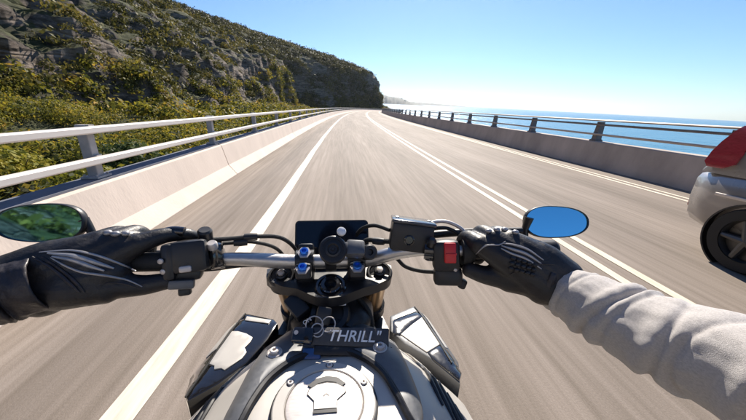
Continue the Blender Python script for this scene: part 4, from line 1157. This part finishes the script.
# left glove: back of the hand to the camera, fingers over the grip, thumb below
KL = [(-0.468, 0.538, 1.150), (-0.440, 0.542, 1.157), (-0.412, 0.546, 1.157), (-0.384, 0.550, 1.146)]
WL = Vector((-0.545, 0.490, 1.104))
ch = []
for i, k in enumerate(KL):
    k = Vector(k)
    w_ = WL + Vector((0.010 * i, 0.006, 0.014 - 0.012 * i))
    ch.append(([w_, w_.lerp(k, 0.55) + Vector((0, -0.006, 0.004)), k], [0.040, 0.032, 0.0205]))
    if i < 3:
        ch.append(([k, k + Vector((0.010, 0.042, -0.004)), k + Vector((0.014, 0.056, -0.036)), k + Vector((0.014, 0.036, -0.062))], [0.0205, 0.0165, 0.0150, 0.0135]))
    else:
        ch.append(([k, Vector((-0.350, 0.580, 1.150)), Vector((-0.322, 0.606, 1.140)), Vector((-0.305, 0.625, 1.120))], [0.0205, 0.0155, 0.0135, 0.011]))
ch.append(([WL + Vector((0.01, 0, -0.012)), (-0.470, 0.496, 1.090), (-0.425, 0.505, 1.082)], [0.036, 0.036, 0.028]))
ch.append(([(-0.440, 0.502, 1.088), (-0.400, 0.515, 1.080), (-0.372, 0.526, 1.073), (-0.340, 0.535, 1.074)], [0.030, 0.0225, 0.0190, 0.0165]))
ch.append(([(-0.47, 0.50, 1.10), (-0.42, 0.52, 1.105)], [0.034, 0.032]))
glove_l = remesh('glove', ch, 0.0032, M['leather'], rider, 4, 0.45)
# right glove
KR = [(0.278, 0.532, 1.138), (0.308, 0.532, 1.150), (0.338, 0.526, 1.150), (0.368, 0.518, 1.140)]
WR = Vector((0.428, 0.470, 1.072))
ch = []
for i, k in enumerate(KR):
    k = Vector(k)
    w_ = WR + Vector((-0.012 * (3 - i), 0.004, 0.002 + 0.006 * i))
    ch.append(([w_, w_.lerp(k, 0.55) + Vector((0, -0.005, 0.005)), k], [0.038, 0.031, 0.0205]))
    ch.append(([k, k + Vector((-0.010, 0.044, -0.004)), k + Vector((-0.012, 0.058, -0.038)), k + Vector((-0.010, 0.036, -0.064))], [0.0205, 0.0165, 0.0150, 0.0135]))
ch.append(([WR + Vector((-0.01, 0, -0.008)), (0.372, 0.486, 1.078), (0.335, 0.500, 1.075)], [0.034, 0.034, 0.027]))
ch.append(([(0.345, 0.496, 1.078), (0.312, 0.510, 1.076), (0.290, 0.522, 1.074), (0.266, 0.535, 1.078)], [0.029, 0.0225, 0.0190, 0.0165]))
ch.append(([(0.38, 0.49, 1.095), (0.33, 0.515, 1.105)], [0.034, 0.032]))
glove_r = remesh('glove', ch, 0.0032, M['leather'], rider, 4, 0.45)

def surf(o, p, toward=Vector((0, 0, 1.4)), lift=0.0008):
    """drop p on the glove's skin along the line to the wearer's eye"""
    p = Vector(p); d = (p - toward).normalized()
    off = o.location
    hit, loc, nor, _ = o.ray_cast(toward - off, d)
    return (loc + off + nor * lift, nor) if hit else (p, -d)
def piping(o, pts, r=0.0018, m_='stitch', name='piping', par=None):
    pp = [surf(o, p)[0] for p in spline(pts, 7)]
    k = len(pp)
    MB().tube(pp, [r * (0.35 + 0.65 * math.sin(math.pi * (i + .3) / (k - .4))) for i in range(k)], 8).build(name, M[m_], par or o)
bpy.context.view_layer.update()
# raised silver piping and seams along the back of the left hand
def gl(px, pz): return (px, 0.50, pz)
piping(glove_l, [gl(-.502, 1.158), gl(-.452, 1.160), gl(-.412, 1.148), gl(-.380, 1.130), gl(-.362, 1.118)], 0.0022)
piping(glove_l, [gl(-.490, 1.156), gl(-.452, 1.150), gl(-.424, 1.138), gl(-.396, 1.124)], 0.0044)
piping(glove_l, [gl(-.485, 1.150), gl(-.455, 1.142), gl(-.432, 1.130), gl(-.412, 1.120)], 0.0040)
piping(glove_l, [gl(-.488, 1.148), gl(-.470, 1.132), gl(-.446, 1.118), gl(-.410, 1.110), gl(-.380, 1.100), gl(-.358, 1.086)], 0.0022)
piping(glove_l, [gl(-.430, 1.088), gl(-.410, 1.096), gl(-.385, 1.092), gl(-.362, 1.082)], 0.0013, 'leather2', 'seam')
piping(glove_l, [gl(-.515, 1.150), gl(-.492, 1.128), gl(-.474, 1.100), gl(-.462, 1.078)], 0.0032, 'leather2', 'seam')
piping(glove_l, [gl(-.500, 1.150), gl(-.478, 1.124), gl(-.462, 1.098), gl(-.454, 1.078)], 0.0026, 'leather2', 'seam')
# knuckle studs
for q in ((-0.408, 0.54, 1.172), (-0.396, 0.545, 1.170), (-0.420, 0.54, 1.174)):
    p, n = surf(glove_l, q); m = MB(); m.sphere(p, 0.0065, (1.2, 1, .8), 12, 8); m.build('knuckle_stud', M['stitch'], glove_l, 60)
for off in (0.0, 0.010, 0.020):
    piping(glove_r, [(0.318, 0.52, 1.146 - off * .6), (0.338, 0.51, 1.146 - off), (0.362, 0.50, 1.140 - off), (0.392, 0.49, 1.122 - off)], 0.0026 if off != 0.010 else 0.0032)
piping(glove_r, [(0.272, 0.53, 1.118), (0.290, 0.53, 1.136), (0.312, 0.52, 1.142), (0.325, 0.52, 1.150)], 0.0018, 'stitch')
piping(glove_r, [(0.335, 0.50, 1.086), (0.355, 0.49, 1.105), (0.385, 0.49, 1.113), (0.41, 0.48, 1.117)], 0.0020, 'leather2', 'seam')
for q in ((0.292, 0.53, 1.168), (0.308, 0.53, 1.171), (0.325, 0.53, 1.171), (0.342, 0.52, 1.169)):
    p, n = surf(glove_r, q); m = MB(); m.sphere(p, 0.0060, (1.2, 1, .8), 12, 8); m.build('knuckle_stud', M['stitch'], glove_r, 60)
# knuckle pad of small pleats on the right hand
for i in range(5):
    for j in range(3):
        p, n = surf(glove_r, (0.335 + 0.012 * i, 0.50, 1.122 - 0.011 * j - 0.004 * i)); m = MB(); m.sphere(p, 0.0052, (1.1, 1, .8), 10, 6); m.build('pleat', M['leather'], glove_r, 60)

def sleeve(name, pts, rads, m_, parent, folds, n=72, per=26, noise_amp=0.004, seed=0, flat=1.0, hem=True, fine=0.0):
    """a cloth tube with sagging folds"""
    pp = spline(pts, per); rr = lerp_list(rads, per); N = len(pp)
    rings = []; px = None
    for i, p in enumerate(pp):
        d = (pp[min(i + 1, N - 1)] - pp[max(i - 1, 0)]).normalized()
        if px is None: x, y, _ = frame_z(d)
        else:
            x = (px - d * px.dot(d)).normalized(); y = d.cross(x)
        px = x
        t = i / (N - 1); ring = []
        for k in range(n):
            a = 2 * math.pi * k / n
            f = 0.0
            for (c, wdt, amp, tilt, ph) in folds:
                u_ = (t - c - tilt * math.sin(a + ph)) / wdt
                f += amp * math.exp(-u_ * u_) * (0.65 + 0.35 * math.cos(a * 1.0 + ph))
            q = Vector((math.cos(a) * 2.2, math.sin(a) * 2.2, t * 7 + seed))
            f += noise_amp * noise.fractal(q, 1.0, 2.0, 4)
            ring.append(p + (x * math.cos(a) + y * math.sin(a)) * (rr[i] + f))
        rings.append(ring)
    if hem:
        c0 = pp[0]; d0 = (pp[1] - pp[0]).normalized()
        lip = [[c0 + (v - c0) * s + d0 * o for v in rings[0]] for s, o in ((0.80, 0.05), (0.82, 0.012), (0.93, -0.003), (0.985, -0.003))]
        rings = lip + rings
    m = MB(); m.loft(rings, cap0=False, cap1=False)
    return m.build(name, m_, parent, 80)
sleeve('sleeve', [(0.424, 0.474, 1.070), (0.442, 0.420, 1.072), (0.466, 0.345, 1.078), (0.488, 0.250, 1.100), (0.488, 0.150, 1.130), (0.45, 0.09, 1.165)], [0.047, 0.053, 0.059, 0.064, 0.066, 0.068], M['fleece'], rider,
       [(0.015, 0.016, 0.004, 0.0, 0), (0.05, 0.012, -0.003, 0.0, 0), (0.13, 0.02, 0.004, 0.05, 1.0), (0.16, 0.012, -0.004, 0.05, 1.0),
        (0.275, 0.030, 0.013, 0.07, 0.4), (0.315, 0.012, -0.013, 0.07, 0.4), (0.35, 0.02, 0.008, 0.06, 0.4), (0.385, 0.012, -0.006, 0.05, 0.6), (0.45, 0.03, 0.006, -0.05, 2.4), (0.48, 0.012, -0.006, -0.05, 2.4),
        (0.56, 0.03, 0.007, 0.05, 1.1), (0.60, 0.012, -0.009, 0.06, 1.1), (0.67, 0.03, 0.006, -0.04, 2.6), (0.70, 0.012, -0.006, -0.04, 2.6), (0.78, 0.03, 0.007, 0.03, 3.0)], noise_amp=0.0028, seed=3, n=96, per=44)
sleeve('gauntlet', [(-0.503, 0.492, 1.108), (-0.550, 0.470, 1.100), (-0.592, 0.410, 1.092), (-0.604, 0.30, 1.09)], [0.0500, 0.0485, 0.0490, 0.056], M['leather2'], rider,
       [(0.25, 0.02, 0.004, 0.02, 0.5), (0.30, 0.016, -0.004, 0.02, 0.5), (0.36, 0.02, 0.004, 0.02, 0.2), (0.42, 0.016, -0.004, -0.02, .4), (0.5, 0.03, 0.004, 0.03, 1.0), (0.62, 0.03, -0.003, 0.02, 1)], noise_amp=0.003, seed=8, hem=True)
sleeve('gauntlet', [(0.385, 0.484, 1.090), (0.412, 0.474, 1.080), (0.435, 0.44, 1.071)], [0.040, 0.0405, 0.038], M['leather2'], rider,
       [(0.3, 0.03, 0.004, 0.03, 0.5), (0.4, 0.025, -0.004, 0.02, 0.5), (0.52, 0.03, 0.004, 0.03, 0.2)], noise_amp=0.004, seed=12, hem=False)

# ------------------------------------------------------------------ oncoming car, leaving the frame on the right
M['car'] = mat('car_paint', (0.27, 0.255, 0.25), 0.30, 0.45, coat=0.6, rvar=0.06, scale=3, var=0.06)
M['rim_dark'] = mat('dark_alloy', (0.10, 0.10, 0.10), 0.4, 0.7)
M['car_red'] = mat('red_fabric', (0.50, 0.06, 0.09), 0.8, var=0.15, scale=60, bump=0.2, bscale=200)
M['glass'] = mat('dark_glass', (0.02, 0.025, 0.03), 0.05)
M['car_dark'] = mat('black_trim', (0.02, 0.02, 0.022), 0.5)
M['tail'] = mat('tail_lamp', (0.36, 0.030, 0.045), 0.12, coat=0.8, var=0.25, scale=24, stretch=(1, 1, 3))
CXC, CYR, CL = 4.55, 2.88, 4.0
car = empty('car', (CXC, CYR - CL / 2, 0))
tag(car, 'pale grey hatchback with tall red tail lamps in the oncoming lane at the right edge', 'car')
def sect(y, hw, zb, zs, zt, k=30):
    """one cross section: sill height zb, shoulder zs, deck zt"""
    out = []
    P = [(-0.86, zb), (-0.95, zb + .08), (-1.0, (zb + zs) / 2), (-0.985, zs - .04), (-0.93, zs + 0.01), (-0.6, zt - .01), (0, zt), (0.6, zt - .01), (0.93, zs + .01), (0.985, zs - .04), (1.0, (zb + zs) / 2), (0.95, zb + .08), (0.86, zb), (0, zb - .02)]
    return [Vector((CXC + a * hw, y, z)) for a, z in P]
st = [(0, .62, .36, .72, .78), (.06, .74, .30, .80, .86), (.3, .82, .26, .84, .90), (.9, .85, .22, .86, .92), (1.3, .86, .20, .86, .92), (2.4, .86, .20, .85, .92), (2.8, .86, .20, .82, .90), (3.3, .85, .22, .76, .84), (3.7, .80, .26, .68, .76), (3.92, .70, .30, .58, .64), (4.0, .55, .36, .50, .54)]
m = MB(); m.loft([sect(CYR - a, b_, c, d, e) for a, b_, c, d, e in st])
body = m.build('body', M['car'], car, 50)
m = MB(); m.loft([[Vector((CXC + a * hw, CYR - yy, z)) for a, z in ((-1, .84), (-.985, zt * .35 + .86 * .65), (-.93, zt * .75 + .86 * .25), (-.84, zt - .04), (-.5, zt), (.5, zt), (.84, zt - .04), (.93, zt * .75 + .86 * .25), (.985, zt * .35 + .86 * .65), (1, .84))] for yy, hw, zt in ((.10, .76, .88), (.20, .79, 1.16), (.34, .80, 1.36), (.55, .80, 1.43), (1.2, .81, 1.46), (1.9, .80, 1.45), (2.3, .79, 1.36), (3.0, .78, .89))])
roof = m.build('roof', M['car'], car, 50)
for sx in (-1, 1):
    m = MB(); m.loft([[Vector((CXC + sx * (.80 + o), CYR - a, z)) for a, o in ((a0, -.02), (a0, .012), (a1, .022), (a1, -.02))] for z, a0, a1 in ((.90, .16, .30), (.95, .125, .38), (1.05, .14, .40), (1.15, .175, .40), (1.26, .235, .37), (1.31, .28, .34))])
    for v in m.bm.verts:
        if v.co.z > .95: v.co.x -= sx * (v.co.z - .95) * .22
    m.build('tail_lamp', M['tail'], car)
for sx in (-1, 1):
    m = MB(); m.prism([(CXC + sx * .752, CYR - yy, z) for yy, z in ((.75, .95), (.80, 1.22), (1.2, 1.30), (1.9, 1.30), (2.5, .98))], (sx * .02, 0, 0)); m.build('side_window', M['glass'], car)
    m = MB(); m.box((CXC + sx * .866, CYR - 1.9, .50), (.02, 1.2, .42), bevel=.006); d_ = m.build('door', M['car'], car)
    m = MB(); m.box((CXC + sx * .885, CYR - 1.5, .72), (.02, .16, .03), bevel=.006); m.build('handle', M['alu'], d_)
    m = MB(); m.box((CXC + sx * .86, CYR - 2.0, .24), (.05, 1.9, .10), bevel=.01); m.build('sill', M['car_dark'], car)
    m = MB(); m.tube([(CXC + sx * .862, CYR - .55, .83), (CXC + sx * .868, CYR - 1.2, .835), (CXC + sx * .868, CYR - 2.8, .80)], .006, 6); m.build('body_crease', M['car_dark'], car)
    m = MB(); m.box((CXC + sx * .852, CYR - .9, .66), (.02, 1.1, .03), bevel=.005); m.build('reflection_strip', M['alu'], car)  # pale strip drawn in for light reflected along the car's side
    m = MB(); m.box((CXC + sx * .55, CYR + .005, .45), (.16, .03, .06), bevel=.01); m.build('fog_light', M['tail'], car)
    m = MB(); m.sphere((CXC + sx * .58, CYR - 3.86, .56), .11, (1.2, .8, .8)); m.build('headlight', M['glass'], car, 60)
    m = MB(); m.box((CXC + sx * .95, CYR - 2.45, .95), (.16, .09, .11), bevel=.03); m.build('door_mirror', M['car'], car)
    for yy in (.72, 3.2):
        c = (CXC + sx * .79, CYR - yy, .30)
        m = MB(); m.lathe([(.20, -.09), (.29, -.09), (.305, -.06), (.305, .06), (.29, .09), (.20, .09)], c, (1, 0, 0), 40, cap=False); wh = m.build('wheel', M['rubber'], car)
        m = MB(); m.lathe([(.20, -.08), (.19, -.05), (.19, .05), (.20, .08)], c, (1, 0, 0), 32, cap=False); m.lathe([(.05, .05), (.05, .075)], c, (sx, 0, 0), 16); m.lathe([(.188, .0), (.188, .012)], c, (sx, 0, 0), 32)
        for k in range(5):
            a = 2 * math.pi * k / 5; m.tube([Vector(c) + Vector((sx * .065, 0, 0)), Vector(c) + Vector((sx * .06, .19 * math.cos(a), .19 * math.sin(a)))], [.035, .025], 8)
        m.build('rim', M['rim_dark'], wh)
        m = MB(); m.lathe([(.33, 0), (.345, .0), (.345, .10), (.33, .10)], (CXC + sx * .78, CYR - yy, .30), (sx, 0, 0), 40, cap=False); m.build('wheel_arch', M['car_dark'], car)
m = MB(); m.box((CXC, CYR - 2.2, 1.0), (1.3, 1.1, .10)); 
m.build('cabin', M['car_dark'], car)
m = MB(); m.prism([(CXC + a, CYR - yy + .004, z) for a, yy, z in ((-.62, .17, 1.02), (.62, .17, 1.02), (.56, .33, 1.32), (-.56, .33, 1.32))], (0, .012, .005)); m.build('rear_window', M['glass'], car)
m = MB(); m.box((CXC, CYR - .01, .48), (.5, .03, .12), bevel=.008); m.build('number_plate', M['white'], car)

# ------------------------------------------------------------------ sea air
hz = bpy.data.materials.new('sea_air'); hz.use_nodes = True
hn = hz.node_tree; hn.nodes.remove(hn.nodes['Principled BSDF'])
pv = hn.nodes.new('ShaderNodeVolumePrincipled')
pv.inputs['Color'].default_value = (0.86, 0.92, 1.0, 1)
pv.inputs['Density'].default_value = 0.00005
pv.inputs['Anisotropy'].default_value = 0.62
hn.links.new(pv.outputs[0], hn.nodes['Material Output'].inputs['Volume'])
m = MB(); m.box((0, 0, -60), (2 * SR + 60, 2 * SR + 60, 540))
hb_ = m.build('haze', hz, None, 0); hb_['kind'] = 'stuff'; hb_['label'] = 'thin bright sea haze'
